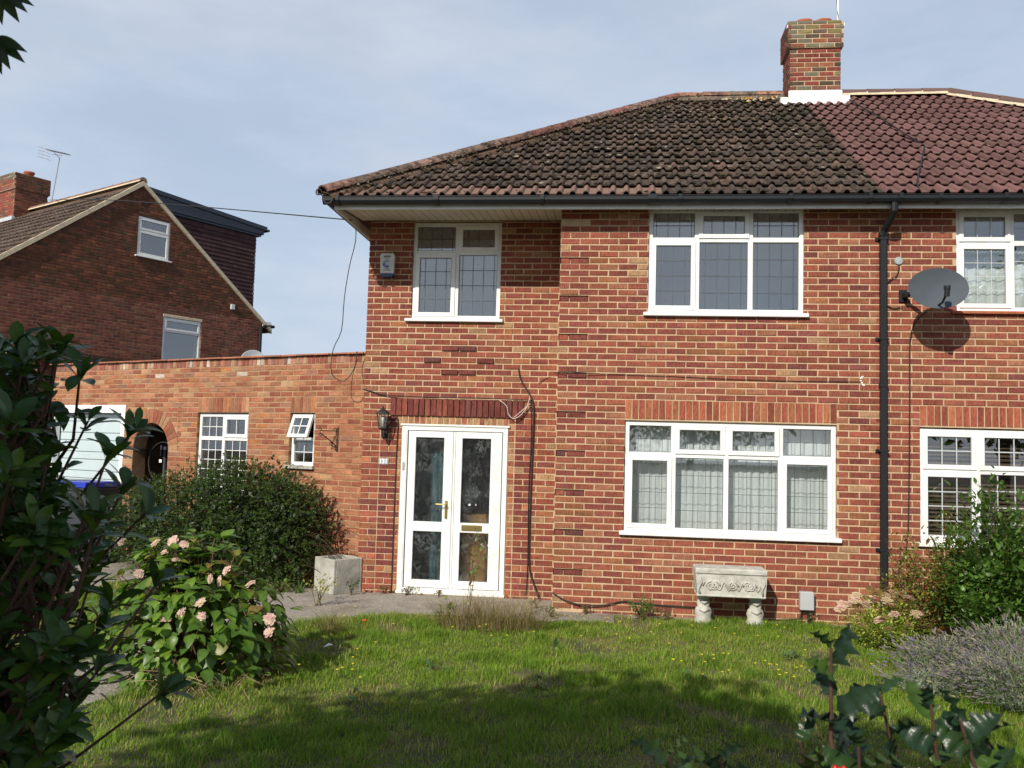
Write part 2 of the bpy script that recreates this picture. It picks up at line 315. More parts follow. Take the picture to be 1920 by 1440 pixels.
def slab(mb,x0,x1,z0,z1,holes,y0=.004,th=.25,mi=0):
    xs=sorted(set([x0,x1]+[v for h in holes for v in h[:2] if x0<v<x1])); zs=sorted(set([z0,z1]+[v for h in holes for v in h[2:4] if z0<v<z1]))
    for i in range(len(xs)-1):
        for j in range(len(zs)-1):
            a,b,c,d=xs[i],xs[i+1],zs[j],zs[j+1]; mx_,mz=(a+b)/2,(c+d)/2
            if any(h[0]<mx_<h[1] and h[2]<mz<h[3] for h in holes): continue
            mb.add([(a,y0,c),(b,y0,c),(b,y0,d),(a,y0,d)],[(0,1,2,3)],mi=mi); mb.add([(a,y0+th,c),(b,y0+th,c),(b,y0+th,d),(a,y0+th,d)],[(3,2,1,0)],mi=1 if mi==0 else mi)
    for a,b,c,d in [h[:4] for h in holes]+[(x0,x1,z0,z1)]:
        V=[(a,y0,c),(b,y0,c),(b,y0,d),(a,y0,d),(a,y0+th,c),(b,y0+th,c),(b,y0+th,d),(a,y0+th,d)]
        mb.add(V,[(0,4,5,1),(1,5,6,2),(2,6,7,3),(3,7,4,0)],mi=mi)
# ---------------------------------------------------------------- windows
def window(root,x0,x1,z0,z1,lights,y=.03,lead=(.137,.185),leadm='lead',sill=None,fw=.05,d=.07,lw=.0055,sillm='upvc',obs=False,white=None):
    """lights: (x0,x1,z0,z1,opener). rectangles of the cells between bar centres"""
    mb=MB(); e=.028
    mb.bev(x0,x0+fw,y,y+d,z0,z1,.004); mb.bev(x1-fw,x1,y,y+d,z0,z1,.004); mb.bev(x0+fw-.002,x1-fw+.002,y+.001,y+d-.001,z1-fw,z1-.001,.004); mb.bev(x0+fw-.002,x1-fw+.002,y+.001,y+d-.001,z0+.001,z0+fw,.004)
    vs=set(); hs=set()
    for l in lights:
        a,b,c,dd=l[:4]
        if a>x0+.1: vs.add((round(a,3),c,dd))
        if c>z0+.1: hs.add((a,b,round(c,3)))
    for k,(vx,c,dd) in enumerate(vs): mb.bev(vx-e,vx+e,y+.002,y+d-.002,max(c,z0+fw)-.001,min(dd,z1-fw)+.001,.004)
    for k,(a,b,hz) in enumerate(hs): mb.bev(max(a-e*0,x0+fw)-.001,min(b,x1-fw)+.001,y+.004,y+d-.004,hz-e,hz+e,.004)
    fr=mb.build('window',M['upvc'],root)
    for l in lights:
        a,b,c,dd,op=l[:5]
        ia=x0+fw if a<=x0+.1 else a+e; ib=x1-fw if b>=x1-.1 else b-e; ic=z0+fw if c<=z0+.1 else c+e; id_=z1-fw if dd>=z1-.1 else dd-e
        yg=y+.022
        if op:
            s=MB(); w=.052; oa,ob,oc,od=ia-.012,ib+.012,ic-.012,id_+.012
            s.bev(oa,oa+w,y-.012,y+.03,oc,od,.004); s.bev(ob-w,ob,y-.012,y+.03,oc,od,.004); s.bev(oa+w-.002,ob-w+.002,y-.011,y+.029,od-w,od-.001,.004); s.bev(oa+w-.002,ob-w+.002,y-.011,y+.029,oc+.001,oc+w,.004)
            s.build('sash',M['upvc'],fr); ia,ib,ic,id_=oa+w,ob-w,oc+w,od-w; yg=y+.008
        g=MB(); g.box(ia-.006,ib+.006,yg,yg+.018,ic-.006,id_+.006); g.build('pane',M['glass'],fr)
        k=MB(); t=.006; k.box(ia,ia+t,yg-.003,yg-.001,ic,id_); k.box(ib-t,ib,yg-.003,yg-.001,ic,id_); k.box(ia+t,ib-t,yg-.003,yg-.001,id_-t,id_); k.box(ia+t,ib-t,yg-.003,yg-.001,ic,ic+t)
        k.build('gasket',M['upvcg'],fr)
        if lead:
            q=MB(); n=max(1,round((ib-ia)/lead[0])); sp_=(ib-ia)/n if white else lead[0]; st=ia+sp_ if white else ia+((ib-ia)-(n-1)*lead[0])/2
            nz=max(1,round((id_-ic)/lead[1])); sz=(id_-ic)/nz
            for i in range(n-1 if white else n):
                xx=st+i*sp_
                if xx<ib-.02: q.box(xx-lw/2,xx+lw/2,yg-.0045,yg-.0005,ic+t,id_-t)
            for j in range(1,nz): zz=ic+j*sz; q.box(ia+t,ib-t,yg-.0040,yg-.0006,zz-lw/2,zz+lw/2)
            if q.n: q.build('leading',M[leadm],fr)
    if sill:
        s=MB(); s.bev(x0-sill[0],x1+sill[0],-sill[1],y+d,z0-sill[2],z0+.004,.006); s.build('sill',M[sillm],fr)
    v=MB()
    return fr
def folds(x0,x1,z0,z1,y,amp=.02,wl=.11,nx=160,nz=8,bottom=0,seed=0):
    r=np.random.default_rng(seed); xs=np.linspace(x0,x1,nx); zs=np.linspace(0,1,nz)
    ph=np.cumsum(r.uniform(.6,1.4,nx))/nx*(x1-x0)/wl*2*math.pi
    V=[]
    for t in zs:
        bz=z0+ bottom*np.abs(np.sin((xs-x0)/.32*math.pi)); z=bz*(1-t)+z1*t
        yy=y+amp*(1-.3*t)*np.sin(ph)+.35*amp*np.sin(2.7*ph+3*t)
        V.append(np.stack([xs+.01*np.sin(ph+t*4),yy,z],1))
    V=np.concatenate(V); i=np.arange(nz-1)[:,None]*nx+np.arange(nx-1)[None]; i=i.ravel()
    return V,np.stack([i,i+1,i+nx+1,i+nx],1)
# ================================================================ GROUND
GZ=.07
mb=MB(); mb.add([(-150,-150,GZ-.035),(150,-150,GZ-.035),(150,150,GZ-.035),(-150,150,GZ-.035)],[(0,1,2,3)]); tag(mb.build('ground',M['soil']),kind='structure')
lawn_poly=[(.7,-.5),(.07,-.61),(-.39,-.58),(-1.16,-.53),(-1.68,-.6),(-2.17,-.98),(-2.52,-1.28),(-2.6,-1.97),(-2.61,-2.66),(-2.67,-3.61),(-2.96,-4.53),(-3.3,-5.6),(-3.6,-7.6),(6.2,-7.6),(6.0,-.1),(.7,-.1)]
def sheet(name,poly,z,m,kind='structure'):
    b=MB(); b.prismz(poly,z-.03,z); return tag(b.build(name,m),kind=kind)
sheet('lawn',lawn_poly,GZ-.006,M['turf'])
sheet('lawn_strip',[(-3.55,-7.6),(-3.7,-4.4),(-3.6,-3.2),(-3.5,-2),(-3.45,-.8),(-3.5,.2),(-5.6,.6),(-6.2,-7.6)],GZ-.005,M['turf'])
path_poly=[(3.6,.2),(3.6,-.06),(.7,-.14),(.7,-.5),(.07,-.61),(-.39,-.58),(-1.16,-.53),(-1.68,-.6),(-2.17,-.98),(-2.52,-1.28),(-2.6,-1.97),(-2.61,-2.66),(-2.67,-3.61),(-2.96,-4.53),(-3.3,-5.6),(-3.6,-7.6),(-3.55-.2,-7.6),(-3.72,-4.4),(-3.62,-3.2),(-3.52,-2),(-3.46,-.8),(-3.5,.2),(-3.2,.75),(-2.75,.95),(-2.5,1.3),(-.1,1.3),(0,.3)]
sheet('garden_path',path_poly,GZ,M['path'])
sheet('driveway',[(-6.2,-7.6),(-5.6,.6),(-5.2,2.6),(-9.5,4.6),(-22,9),(-22,-7.6)],GZ-.001,M['path'])
# ================================================================ MAIN HOUSE
EY=CAM
def lights3(x0,x1,z0,z1,mul,tr,top_open=(),bot_open=()):
    xs=[x0]+mul+[x1]; o=[]
    for i in range(len(xs)-1):
        o.append((xs[i],xs[i+1],z0,tr,i in bot_open)); o.append((xs[i],xs[i+1],tr,z1,i in top_open))
    return o
house=thing('semi_detached_house','left half of the brick pair, with mossy dark roof tiles and white double front door','house')
B=Bricks()
hb=[(.785,3.135,.975,2.5),(1.02,2.77,3.475,4.8)]
def qspec(k,x,z):
    if k%6==5 and x<.335: return ('dark' if x>.1 else random.choice(['dark','orange','red']),-.02)
B.courses(0,3.6,.025,4.76,hb,special=qspec,jit=.004)
for i in range(31): B.put(.785+.0758*(i+.5),-random.uniform(0,.003),2.3875,.066,.215,'orange',True)
hl=[(-1.925,-.79,3.475,4.8),(-2.14,-.45,2.275,2.5),(-2.6,-.33,0,2.275)]
DI={40:[(-1.515,-1.065)],38:[(-1.74,-1.515),(-1.065,-.84)],36:[(-1.515,-1.065)]}
def dspec(k,x,z):
    for a,b in DI.get(k,[]):
        if a<x<b: return ('dark',.022)
YL=.708
B.courses(-2.495,0,.025,4.78,hl,y=YL,phase=.06,special=dspec,jit=.004)
for i in range(23): B.put(-2.14+.0735*(i+.5),YL-.024,2.3875,.064,.218,'dark',True)
for i in range(18): B.put(-1.985+.075*(i+.5),YL+.0015,2.225,.066,.095,'buff',True)
def pier(x0,x1,z0,z1,y,pal,ph=0):
    k=0; z=.1-.075
    while z<z1-.01:
        if z+.075>z0:
            if (k+ph)%2: B.put((x0+x1)/2,y-random.uniform(0,.003),z+.0375,x1-x0-.01,.065,pal)
            else:
                m=(x0+x1)/2
                for a,b in((x0,m),(m,x1)): B.put((a+b)/2,y-random.uniform(0,.003),z+.0375,b-a-.01,.065,random.choice([pal,'red','orange']))
        z+=.075; k+=1
pier(-2.495,-2.265,0,2.275,YL,'red'); pier(-2.265,-2.04,0,2.275,YL,'dark'); pier(-.555,-.33,0,2.275,YL,'dark',1)
z=.025
while z<2.26:
    B.put(-2.013,YL,z+.0375,.045,.065,random.choice(['red','orange','buff'])); 
    if z>=0: B.put(-.597,YL,z+.0375,.07,.065,random.choice(['red','orange','buff','buff']))
    z+=.075
for i in range(17): B.put(-1.95+.08*(i+.5),YL-.02,.083,.07,.05,'red',True)
B.finish(house,'brick',EY)
w=MB()
qh=[(-.01,.337,4.15-.45*j-.075,4.15-.45*j) for j in range(9)]
slab(w,0,3.55,0,4.8,hb[:0]+[(.785,3.135,1.0,2.262),(1.02,2.77,3.49,4.76)]+[(0.0,.337,a[2],a[3]) for a in qh])
for a in qh: w.box(0,.337,.036,.05,a[2],a[3])
slab(w,-2.488,.05,0,4.8,[(-1.925,-.79,3.49,4.76),(-1.985,-.635,.06,2.175)],y0=YL+.004)
w.box(-2.488,-2.3,YL+.26,8,0,4.78); w.box(-2.3,3.5,7.8,8,0,4.78); w.box(3.45,3.549,.27,7.8,0,4.78); w.box(.007,.2,.26,YL+.26,0,4.78)
w.box(-1.985,-.635,YL-.03,YL+.2,.02,.095)
for x0,x1,y,z0,z1 in [(-2.3,3.45,3.3,.05,4.78),(-2.3,.0,2.6,.05,2.45)]: w.box(x0,x1,y,y+.1,z0,z1,mi=1)
w.box(-2.3,3.45,YL+.27,3.3,2.45,2.55,mi=1); w.box(.2,3.45,.26,YL+.27,2.46,2.54,mi=1)
w.build('wall',[M['mortar'],M['wallin']],house)
# windows
window(house,.79,3.13,1.005,2.255,[(.79,1.34,1.005,1.875,True),(1.34,1.93,1.005,1.875,False),(1.93,2.53,1.005,1.875,False),(2.53,3.13,1.005,1.875,True),(.79,1.34,1.875,2.255,False),(1.34,1.93,1.875,2.255,True),(1.93,2.53,1.875,2.255,True),(2.53,3.13,1.875,2.255,False)],sill=(.05,.05,.045))
window(house,1.02,2.77,3.505,4.735,[(1.02,1.577,3.505,4.365,True),(1.577,2.18,3.505,4.365,False),(2.18,2.77,3.505,4.365,False),(1.02,1.577,4.365,4.735,False),(1.577,2.18,4.365,4.735,True),(2.18,2.77,4.365,4.735,False)],lead=(.135,.18),sill=(.05,.05,.04))
window(house,-1.925,-.79,3.505,4.75,[(-1.925,-1.357,3.505,4.365,True),(-1.357,-.79,3.505,4.365,False),(-1.925,-1.357,4.365,4.75,False),(-1.357,-.79,4.365,4.75,True)],y=YL+.03,lead=(.135,.185),sill=None)
s=MB(); s.bev(-1.995,-.745,YL-.05,YL+.1,3.47,3.508,.006); s.build('sill',M['upvc'],house)
s=MB()
for x0,x1,y in ((1.1,1.2,.02),(2.5,2.56,.02)): pass
# front door set
dz0,dz1=.10,2.165; dy=YL-.012
f=MB(); f.bev(-1.98,-1.905,dy,dy+.09,dz0,dz1,.005); f.bev(-.70,-.64,dy,dy+.09,dz0,dz1,.005); f.bev(-1.906,-.699,dy+.001,dy+.089,dz1-.07,dz1-.001,.005); f.bev(-1.906,-.699,dy+.001,dy+.089,dz0,dz0+.05,.005)
f.bev(-1.322,-1.297,dy+.016,dy+.07,dz0+.049,dz1-.069,.003); f.bev(-2.0,-.62,dy-.014,dy-.001,dz1-.012,dz1+.012,.003); f.bev(-1.99,-.63,dy-.03,dy+.0,dz0-.02,dz0+.015,.004); f.box(-1.9215,-1.919,dy-.0015,dy+.01,.2,2.09,mi=1)
front=f.build('front_door',[M['upvc'],M['upvcg']],house)
def leafdoor(x0,x1,px0,px1,name):
    l=MB(); y0,y1=dy+.012,dy+.065; z0,z1=dz0+.055,dz1-.075
    l.bev(x0,px0,y0,y1,z0,z1,.004); l.bev(px1,x1,y0,y1,z0,z1,.004)
    for a,b in ((z0,.25),(.845,.965),(2.01,z1)): l.bev(px0-.001,px1+.001,y0+.001,y1-.001,a+.001 if a==z0 else a,b-.001 if b==z1 else b,.004)
    l.box(x0-.004,x0-.0005,y0+.004,y1,z0,z1,mi=1); l.box(x1+.0005,x1+.004,y0+.004,y1,z0,z1,mi=1); l.box(x0,x1,y0+.004,y1,z1+.0005,z1+.005,mi=1)
    l.build('door_leaf',[M['upvc'],M['upvcg']],front)
    for a,b in ((.25,.845),(.965,2.01)):
        g=MB(); nx=int((px1-px0)/.017); nzz=int((b-a)/.019); XX,ZZ=np.meshgrid(np.linspace(px0-.003,px1+.003,nx+1),np.linspace(a-.003,b+.003,nzz+1)); XX=XX+RNG.uniform(-.006,.006,XX.shape); ZZ=ZZ+RNG.uniform(-.007,.007,ZZ.shape); YY=y0+.028+RNG.uniform(-.003,.003,XX.shape)
        ii=(np.arange(nzz)[:,None]*(nx+1)+np.arange(nx)[None]).ravel(); g.add(np.stack([XX,YY,ZZ],-1).reshape(-1,3),np.stack([ii,ii+1,ii+nx+2,ii+nx+1],1)); g.build('obscured_pane',M['glassobs'],front)
leafdoor(-1.893,-1.325,-1.80,-1.44,'l'); leafdoor(-1.293,-.712,-1.21,-.85,'r')
h=MB(); h.bev(-1.405,-1.375,dy-.004,dy+.013,1.01,1.23,.004); h.tube([(-1.39,dy,1.185),(-1.39,dy-.05,1.185),(-1.40,dy-.055,1.187),(-1.51,dy-.055,1.19)],.009,8); h.build('door_handle',M['brass'],front,smooth=False)
h=MB(); h.bev(-1.19,-.935,dy,dy+.014,.870,.940,.004); h.bev(-1.175,-.95,dy-.005,dy,.883,.927,.003); h.build('letterbox',M['brass'],front)
h=MB(); h.lathe([(0,.0),(.012,.0),(.012,.003)],(0,0,0),8); 
for x in (-1.10,-1.02):
    q=MB(); q.lathe([(.014 if x<-1.05 else .009,0),(.013 if x<-1.05 else .008,.003)],(0,0,0),8); q.build('pane_sticker',M['white'],front,(x,dy+.03,1.19),rot=(rad(90),0,0))
q=MB(); q.bev(-1.962,-1.938,dy-.018,dy,1.60,1.70,.004); tag(q.build('doorbell',M['grey']),'small grey bell push fixed to the left side of the white door frame','doorbell')
# hall interior
t=thing('hallway_partition','amber wooden panel seen dimly through the right-hand obscured door pane','interior panel',(-1.06,.98,.1)); b=MB(); b.bev(-.16,.16,0,.04,0,.96,.01); b.build('panel',M['amber'],t)
t=thing('hall_curtain','dark teal cloth hanging behind the left-hand obscured door pane','curtain',(-1.52,1.0,.15)); b=MB(); V,Fq=folds(-.12,.12,0,1.7,0,.03,.08,60,4,seed=3); b.add(V,Fq); b.build('cloth',M['teal'],t,smooth=True)
# soffit, fascia, gutter
def sz(y): return 4.69+(y+.25)*.085
def board(mb,x0,x1,y0,y1,mi=0,dz=0):
    V=[(x0,y0,sz(y0)+dz),(x1,y0,sz(y0)+dz),(x1,y1,sz(y1)+dz),(x0,y1,sz(y1)+dz)]; V+=[(a,b,c+.012) for a,b,c in V]
    mb.add(V,[(0,3,2,1),(4,5,6,7),(0,1,5,4),(1,2,6,5),(2,3,7,6),(3,0,4,7)],mi=mi)
x=-2.60; bm=None
protoB=MB(); board(protoB,.004,.096,-.23,YL-.002); pm=protoB.mesh('soffit_board',M['soffit'])
for i in range(26): link('soffit_board',pm,house,(x,0,0)); x+=.1
b=MB(); board(b,0,3.55,-.23,-.001); 
for i in range(35): b.box(.05+i*.1,.056+i*.1,-.228,-.002,sz(-.23)-.001,sz(-.23)+.002,mi=1)
board(b,-2.645,0,-.229,YL-.01,mi=1,dz=.006); board(b,-2.645,-2.49,YL,8.2); b.build('soffit',[M['soffit'],M['groove']],house)
b=MB(); b.bev(-2.67,3.55,-.255,-.231,4.655,4.80,.004); b.bev(-2.67,-2.646,-.23,8.2,4.655,4.80,.004); b.build('fascia',M['upvc'],house)
gprof=[(-.262,4.775),(-.262,4.73),(-.28,4.705),(-.315,4.695),(-.35,4.705),(-.37,4.735),(-.372,4.772),(-.380,4.776),(-.380,4.782),(-.366,4.782),(-.364,4.74),(-.345,4.712),(-.315,4.703),(-.285,4.712),(-.27,4.735),(-.27,4.775)]
def gutter(mb,x0,x1):
    n=len(gprof); V=[(x0,y,z) for y,z in gprof]+[(x1,y,z) for y,z in gprof]
    mb.add(V,[(i,i+n,(i+1)%n+n,(i+1)%n) for i in range(n)]+[tuple(range(n)),tuple(range(2*n-1,n-1,-1))])
b=MB(); gutter(b,-2.78,3.60)
V=[(-2.39+y*1.03,8.2,z) for y,z in gprof]+[(-2.39+y*1.03,-.37,z) for y,z in gprof]; n=len(gprof); b.add(V,[(i,i+n,(i+1)%n+n,(i+1)%n) for i in range(n)]+[tuple(range(n)),tuple(range(2*n-1,n-1,-1))])
b.build('gutter',M['black'],house)
def gbr(par,x,w=.025):
    b=MB(); P=[(-.262,4.79),(-.262,4.70),(-.315,4.688),(-.36,4.698),(-.386,4.735),(-.388,4.79)]; Q=[(y*.985 if i else y,z+.005) for i,(y,z) in enumerate(P)]
    for i in range(5):
        a,c=P[i],P[i+1]; b.add([(x-w,a[0],a[1]),(x+w,a[0],a[1]),(x+w,c[0],c[1]),(x-w,c[0],c[1]),(x-w,a[0]+.004,a[1]+.006),(x+w,a[0]+.004,a[1]+.006),(x+w,c[0]+.004,c[1]+.004),(x-w,c[0]+.004,c[1]+.004)],[(0,3,2,1),(4,5,6,7),(0,1,5,4),(1,2,6,5),(2,3,7,6),(3,0,4,7)])
    b.build('gutter_bracket',M['black'],par)
for x,w_ in ((-2.60,.02),(-1.43,.03),(-.2,.02),(1.04,.05),(1.35,.02),(2.55,.02),(3.4,.02)): gbr(house,x,w_)
def ringpoly(poly,path): pass
b=MB(); px,py=3.62,-.045
b.bev(px-.034,px+.034,py-.034,py+.034,.06,4.42,.006)
b.tube([(3.665,-.31,4.70),(3.665,-.31,4.62),(3.66,-.24,4.56),(3.63,-.08,4.46),(3.62,-.045,4.38)],[.042,.040,.038,.037,.036],10)
for z in (4.42,2.72,): b.bev(px-.041,px+.041,py-.041,py+.041,z-.03,z+.02,.005)
b.build('downpipe',M['black'],house)
for z in (4.36,3.23,1.985,.9):
    b=MB(); b.bev(px-.05,px+.05,py-.038,.0,z-.012,z+.012,.003); b.bev(px-.075,px-.036,-.02,.0,z-.02,z+.02,.003); b.build('pipe_clip',M['black'],house)
# ---------------- roofs
TH=math.atan2(2.83,4.39); CT,ST=math.cos(TH),math.sin(TH); EX,EYv,EZ=-2.79,-.33,4.77; RX1,RX2,RYY,RZ=1.58,5.81,4.06,7.60
def underlay(par,x0,x1,hipL,hipR):
    b=MB(); D=8.78
    if hipL:
        b.add([(EX,EYv,EZ),(x1,EYv,EZ),(x1,RYY,RZ),(RX1,RYY,RZ),(EX,EYv+D,EZ),(x1,EYv+D,EZ)],[(0,1,2,3),(0,3,4),(4,3,2,5),(0,4,5,1)])
    else:
        X=10.2; b.add([(x0,EYv,EZ),(X,EYv,EZ),(RX2,RYY,RZ),(x0,RYY,RZ),(X,EYv+D,EZ),(x0,EYv+D,EZ)],[(0,1,2,3),(1,4,2),(4,5,3,2),(0,5,4,1)])
    b.build('roof',M['mortarD'],par)
underlay(house,EX,3.55,1,0)
rollp=[]
for c in (.045,.195):
    rollp+=[(c-.036,0),(c-.028,.018),(c-.014,.033),(c,.037),(c+.014,.033),(c+.028,.018),(c+.036,0)]
rollp=[(-.004,.002)]+rollp+[(.30,0.0)]
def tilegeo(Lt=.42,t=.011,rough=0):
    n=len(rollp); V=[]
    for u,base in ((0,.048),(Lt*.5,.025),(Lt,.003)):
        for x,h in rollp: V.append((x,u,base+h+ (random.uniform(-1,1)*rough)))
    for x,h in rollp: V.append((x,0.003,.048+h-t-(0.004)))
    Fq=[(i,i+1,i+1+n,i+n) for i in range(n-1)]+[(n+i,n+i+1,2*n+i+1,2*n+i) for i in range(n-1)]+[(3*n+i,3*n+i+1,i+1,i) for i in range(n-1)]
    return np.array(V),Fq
def tomat(V):  # tile (x,u,h) -> house coords
    return np.stack([V[:,0],V[:,1]*CT-V[:,2]*ST,V[:,1]*ST+V[:,2]*CT],1)
def tiles(par,xa,xb,matname,cols,hip,rough,nmax,mossy=False,side=1):
    protos=[]
    for i in range(14):
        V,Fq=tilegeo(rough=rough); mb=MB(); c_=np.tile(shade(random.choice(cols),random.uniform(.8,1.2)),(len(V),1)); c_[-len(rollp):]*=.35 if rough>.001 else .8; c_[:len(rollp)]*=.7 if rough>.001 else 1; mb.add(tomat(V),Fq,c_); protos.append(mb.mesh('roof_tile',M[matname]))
    pink=[]
    for i in range(4):
        V,Fq=tilegeo(rough=rough); mb=MB(); mb.add(tomat(V),Fq,shade((.185,.115,.088),random.uniform(.85,1.15))); pink.append(mb.mesh('roof_tile',M['tilenew']))
    st=MB(); cnt=0; g=.33
    ncol=int(math.ceil((xb-xa)/.3))
    for r in range(16):
        u=r*g-.02
        for c in range(ncol):
            x=(xb-.3*(c+1)) if side<0 else xa+.3*c
            x+=random.uniform(-1,1)*rough*1.0
            lo=EX+max(u,0)*CT+.06; hi=10.2-max(u,0)*CT-.06
            y=EYv+u*CT; z=EZ+u*ST
            if hip=='L':
                if x+.3<lo: continue
                full=x>=lo+.42*CT
            else:
                if x>hi: continue
                full=x+.3<=hi-.42*CT
            vis=x<6.2
            if full and vis and cnt<nmax:
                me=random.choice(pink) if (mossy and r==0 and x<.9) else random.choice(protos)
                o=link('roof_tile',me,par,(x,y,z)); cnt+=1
                if rough: o.rotation_euler=(random.uniform(-.01,.02),random.uniform(-.012,.012),random.uniform(-.01,.01))
            else:
                V,Fq=tilegeo(rough=rough)
                if not full:
                    if hip=='L': V[:,0]=np.maximum(V[:,0]+x,EX+(V[:,1]+u)*CT+.0)-x
                    else: V[:,0]=np.minimum(V[:,0]+x,10.2-(V[:,1]+u)*CT)-x
                st.add(tomat(V)+np.array([x,y,z]),Fq,shade((.185,.115,.088) if (mossy and r==0 and x<.9) else random.choice(cols),random.uniform(.8,1.2)))
    tag(st.build('cut_tiles',M[matname],par),kind='stuff')
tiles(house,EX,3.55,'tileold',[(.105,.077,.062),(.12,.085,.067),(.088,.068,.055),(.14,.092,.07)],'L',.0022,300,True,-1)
# moss lumps and lichen on the old tiles
mo=MB(); oct_=np.array([(1,0,0),(0,1,0),(-1,0,0),(0,-1,0),(0,0,.8),(0,0,-.5)]); of=[(0,1,4),(1,2,4),(2,3,4),(3,0,4),(1,0,5),(2,1,5),(3,2,5),(0,3,5)]
for i in range(2600):
    r=random.randrange(16); u=r*.33-.02+abs(random.gauss(0,.05)); 
    if u<.03: continue
    x=random.uniform(EX+u*CT+.05,3.52); roll=((3.55-x)%.15)
    s_=random.uniform(.008,.03); 
    V=oct_*np.array([s_*random.uniform(.8,1.8),s_*random.uniform(.7,1.3),s_*.7])*RNG.uniform(.75,1.25,(6,1)); V=V+np.array([x,u,.05+random.uniform(-.012,.02)])
    c=random.choices([(.035,.030,.018),(.06,.052,.030),(.022,.019,.013),(.26,.23,.18),(.13,.10,.065)],[42,22,24,7,8])[0]
    mo.add(tomat(V)+np.array([0,EYv,EZ]),of,c)
for i in range(260):
    x=3.15-abs(random.gauss(0,.5)); u=5.22-abs(random.gauss(0,.11)); s_=random.uniform(.010,.034); V=oct_*s_*RNG.uniform(.6,1.4,(6,1))+np.array([x,u,.065]); mo.add(tomat(V)+np.array([0,EYv,EZ]),of,random.choice([(.55,.26,.03),(.30,.27,.15),(.45,.40,.30),(.10,.09,.04)]))
for i in range(900):
    k=random.random(); x,y,z=EX+(RX1-EX)*k,EYv+(RYY-EYv)*k,EZ+(RZ-EZ)*k; s_=rnd0(.008,.024); V=oct_*s_*RNG.uniform(.7,1.3,(6,1))+np.array([x+rnd0(-.02,.15),y-rnd0(.0,.12),z+.075+rnd0(-.05,.01)]); mo.add(V,of,random.choice([(.30,.28,.22),(.10,.09,.05),(.16,.10,.07),(.05,.045,.03),(.22,.20,.10)]))
tag(mo.build('roof_moss',M['moss'],house),kind='stuff')
def halfround(mb,A,Bp,r=.115,n=8,tint=(1,1,1),mi=0,lift=.0,overh=.0):
    A=Vector(A);Bp=Vector(Bp); d=(Bp-A).normalized(); sx=d.cross(Vector((0,0,1))).normalized(); up=sx.cross(d).normalized()
    V=[]
    for P,rr in ((A,r+overh),(Bp,r)):
        for k in range(n+1):
            a=math.pi*k/n; V.append(P+sx*(math.cos(a)*rr)+up*(math.sin(a)*rr*.8+lift))
    for P,rr in ((A,r+overh-.018),):
        for k in range(n+1):
            a=math.pi*k/n; V.append(P+sx*(math.cos(a)*rr)+up*(math.sin(a)*rr*.8+lift))
    m=n+1
    mb.add([tuple(v) for v in V],[(k,k+1,m+k+1,m+k) for k in range(n)]+[(2*m+k,2*m+k+1,k+1,k) for k in range(n)],tint,mi)
def caps(par,A,Bp,n,name,m,cols,lift=.03,r=.115,gap=.0,bed=None):
    A=Vector(A);Bp=Vector(Bp)
    for i in range(n):
        b=MB(); a=A.lerp(Bp,i/n); c=A.lerp(Bp,(i+1)/n-gap); halfround(b,a,c,r,tint=shade(random.choice(cols),random.uniform(.8,1.2)),lift=lift+random.uniform(-.004,.004)*(gap==0),overh=.006)
        b.build(name,M[m],par)
    if bed:
        b=MB(); halfround(b,A,Bp,r+.012,tint=(1,1,1),lift=lift-.035); b.build('bedding',M['bed'],par)
oc=[(.24,.13,.09),(.30,.16,.11),(.16,.12,.085),(.28,.20,.15)]
caps(house,(EX+.02,EYv-.02,EZ+.02),(RX1,RYY,RZ+.03),16,'hip_tile','tileold',[(.22,.10,.08),(.19,.105,.08),(.17,.12,.09),(.24,.15,.12)])
b=MB(); halfround(b,(EX+.05,EYv+.0,EZ+.0),(RX1,RYY,RZ),.125,tint=(1,1,1),lift=-.03); b.build('hip_bedding',M['mortarD'],house)
caps(house,(RX1,RYY,RZ+.03),(3.26,RYY,RZ+.03),4,'ridge_tile','tileold',oc)
b=MB(); halfround(b,(RX1-.05,RYY,RZ),(3.27,RYY,RZ),.15,tint=(.16,.12,.09),lift=-.035); b.build('ridge_bedding',M['tileold'],house)
b=MB(); P=[(EX-.02+.045*(1-k/18)*math.cos(k*.45)-.02,EYv-.04,EZ+.055+.05*(1-k/22)*math.sin(k*.45)) for k in range(14)]; b.tube([(EX+.15,EYv+.1,EZ+.06),(EX+.04,EYv-.02,EZ+.0)]+P[::-1],.008,6); b.build('hip_iron',M['iron'],house)
# chimney
cx0,cx1,cy0,cy1=3.31,4.085,3.72,4.30
cb=MB(); cb.box(cx0+.006,cx1-.006,cy0+.006,cy1-.006,7.2,8.30); cb.box(cx0-.026,cx1+.026,cy0-.028,cy1+.026,8.30,8.72)
chim=cb.build('chimney',M['mortar'],house)
CB=Bricks()
CB.courses(cx0,cx1,7.55,8.30,y=cy0,pal='chim',phase=cx0,zb=7.55,special=lambda k,x,z: ('lichen',0) if random.random()<.13 else None)
CB.courses(cx0-.035,cx1+.035,8.30,8.73,y=cy0-.035,pal='chim',phase=cx0,zb=8.30-.001,special=lambda k,x,z: ('lichen',0) if random.random()<(.25 if k<2 else .8) else None)
CB.finish(chim,'brick',EY,300)
sb=MB()
for zz,x_,ya,yb in [(7.55+.075*k,cx0,cy0,cy1) for k in range(10)]+[(8.30+.075*k,cx0-.035,cy0-.035,cy1+.035) for k in range(6)]:
    yy=ya+(.11 if int(zz/.075)%2 else 0)
    while yy<yb-.03:
        y2=min(yy+.215,yb)
        V=brickV(y2-yy,.065,.05); 
        for xs,sg in ((x_,1),(cx0+cx1-x_,-1)):
            VV=np.stack([xs+V[:,1]*sg,(yy+y2)/2-V[:,0]*sg,zz+.0375+V[:,2]],1); sb.add(VV,BT_F,shade(PAL['chim'][pick('chim')][0],.9))
        yy=y2+.01
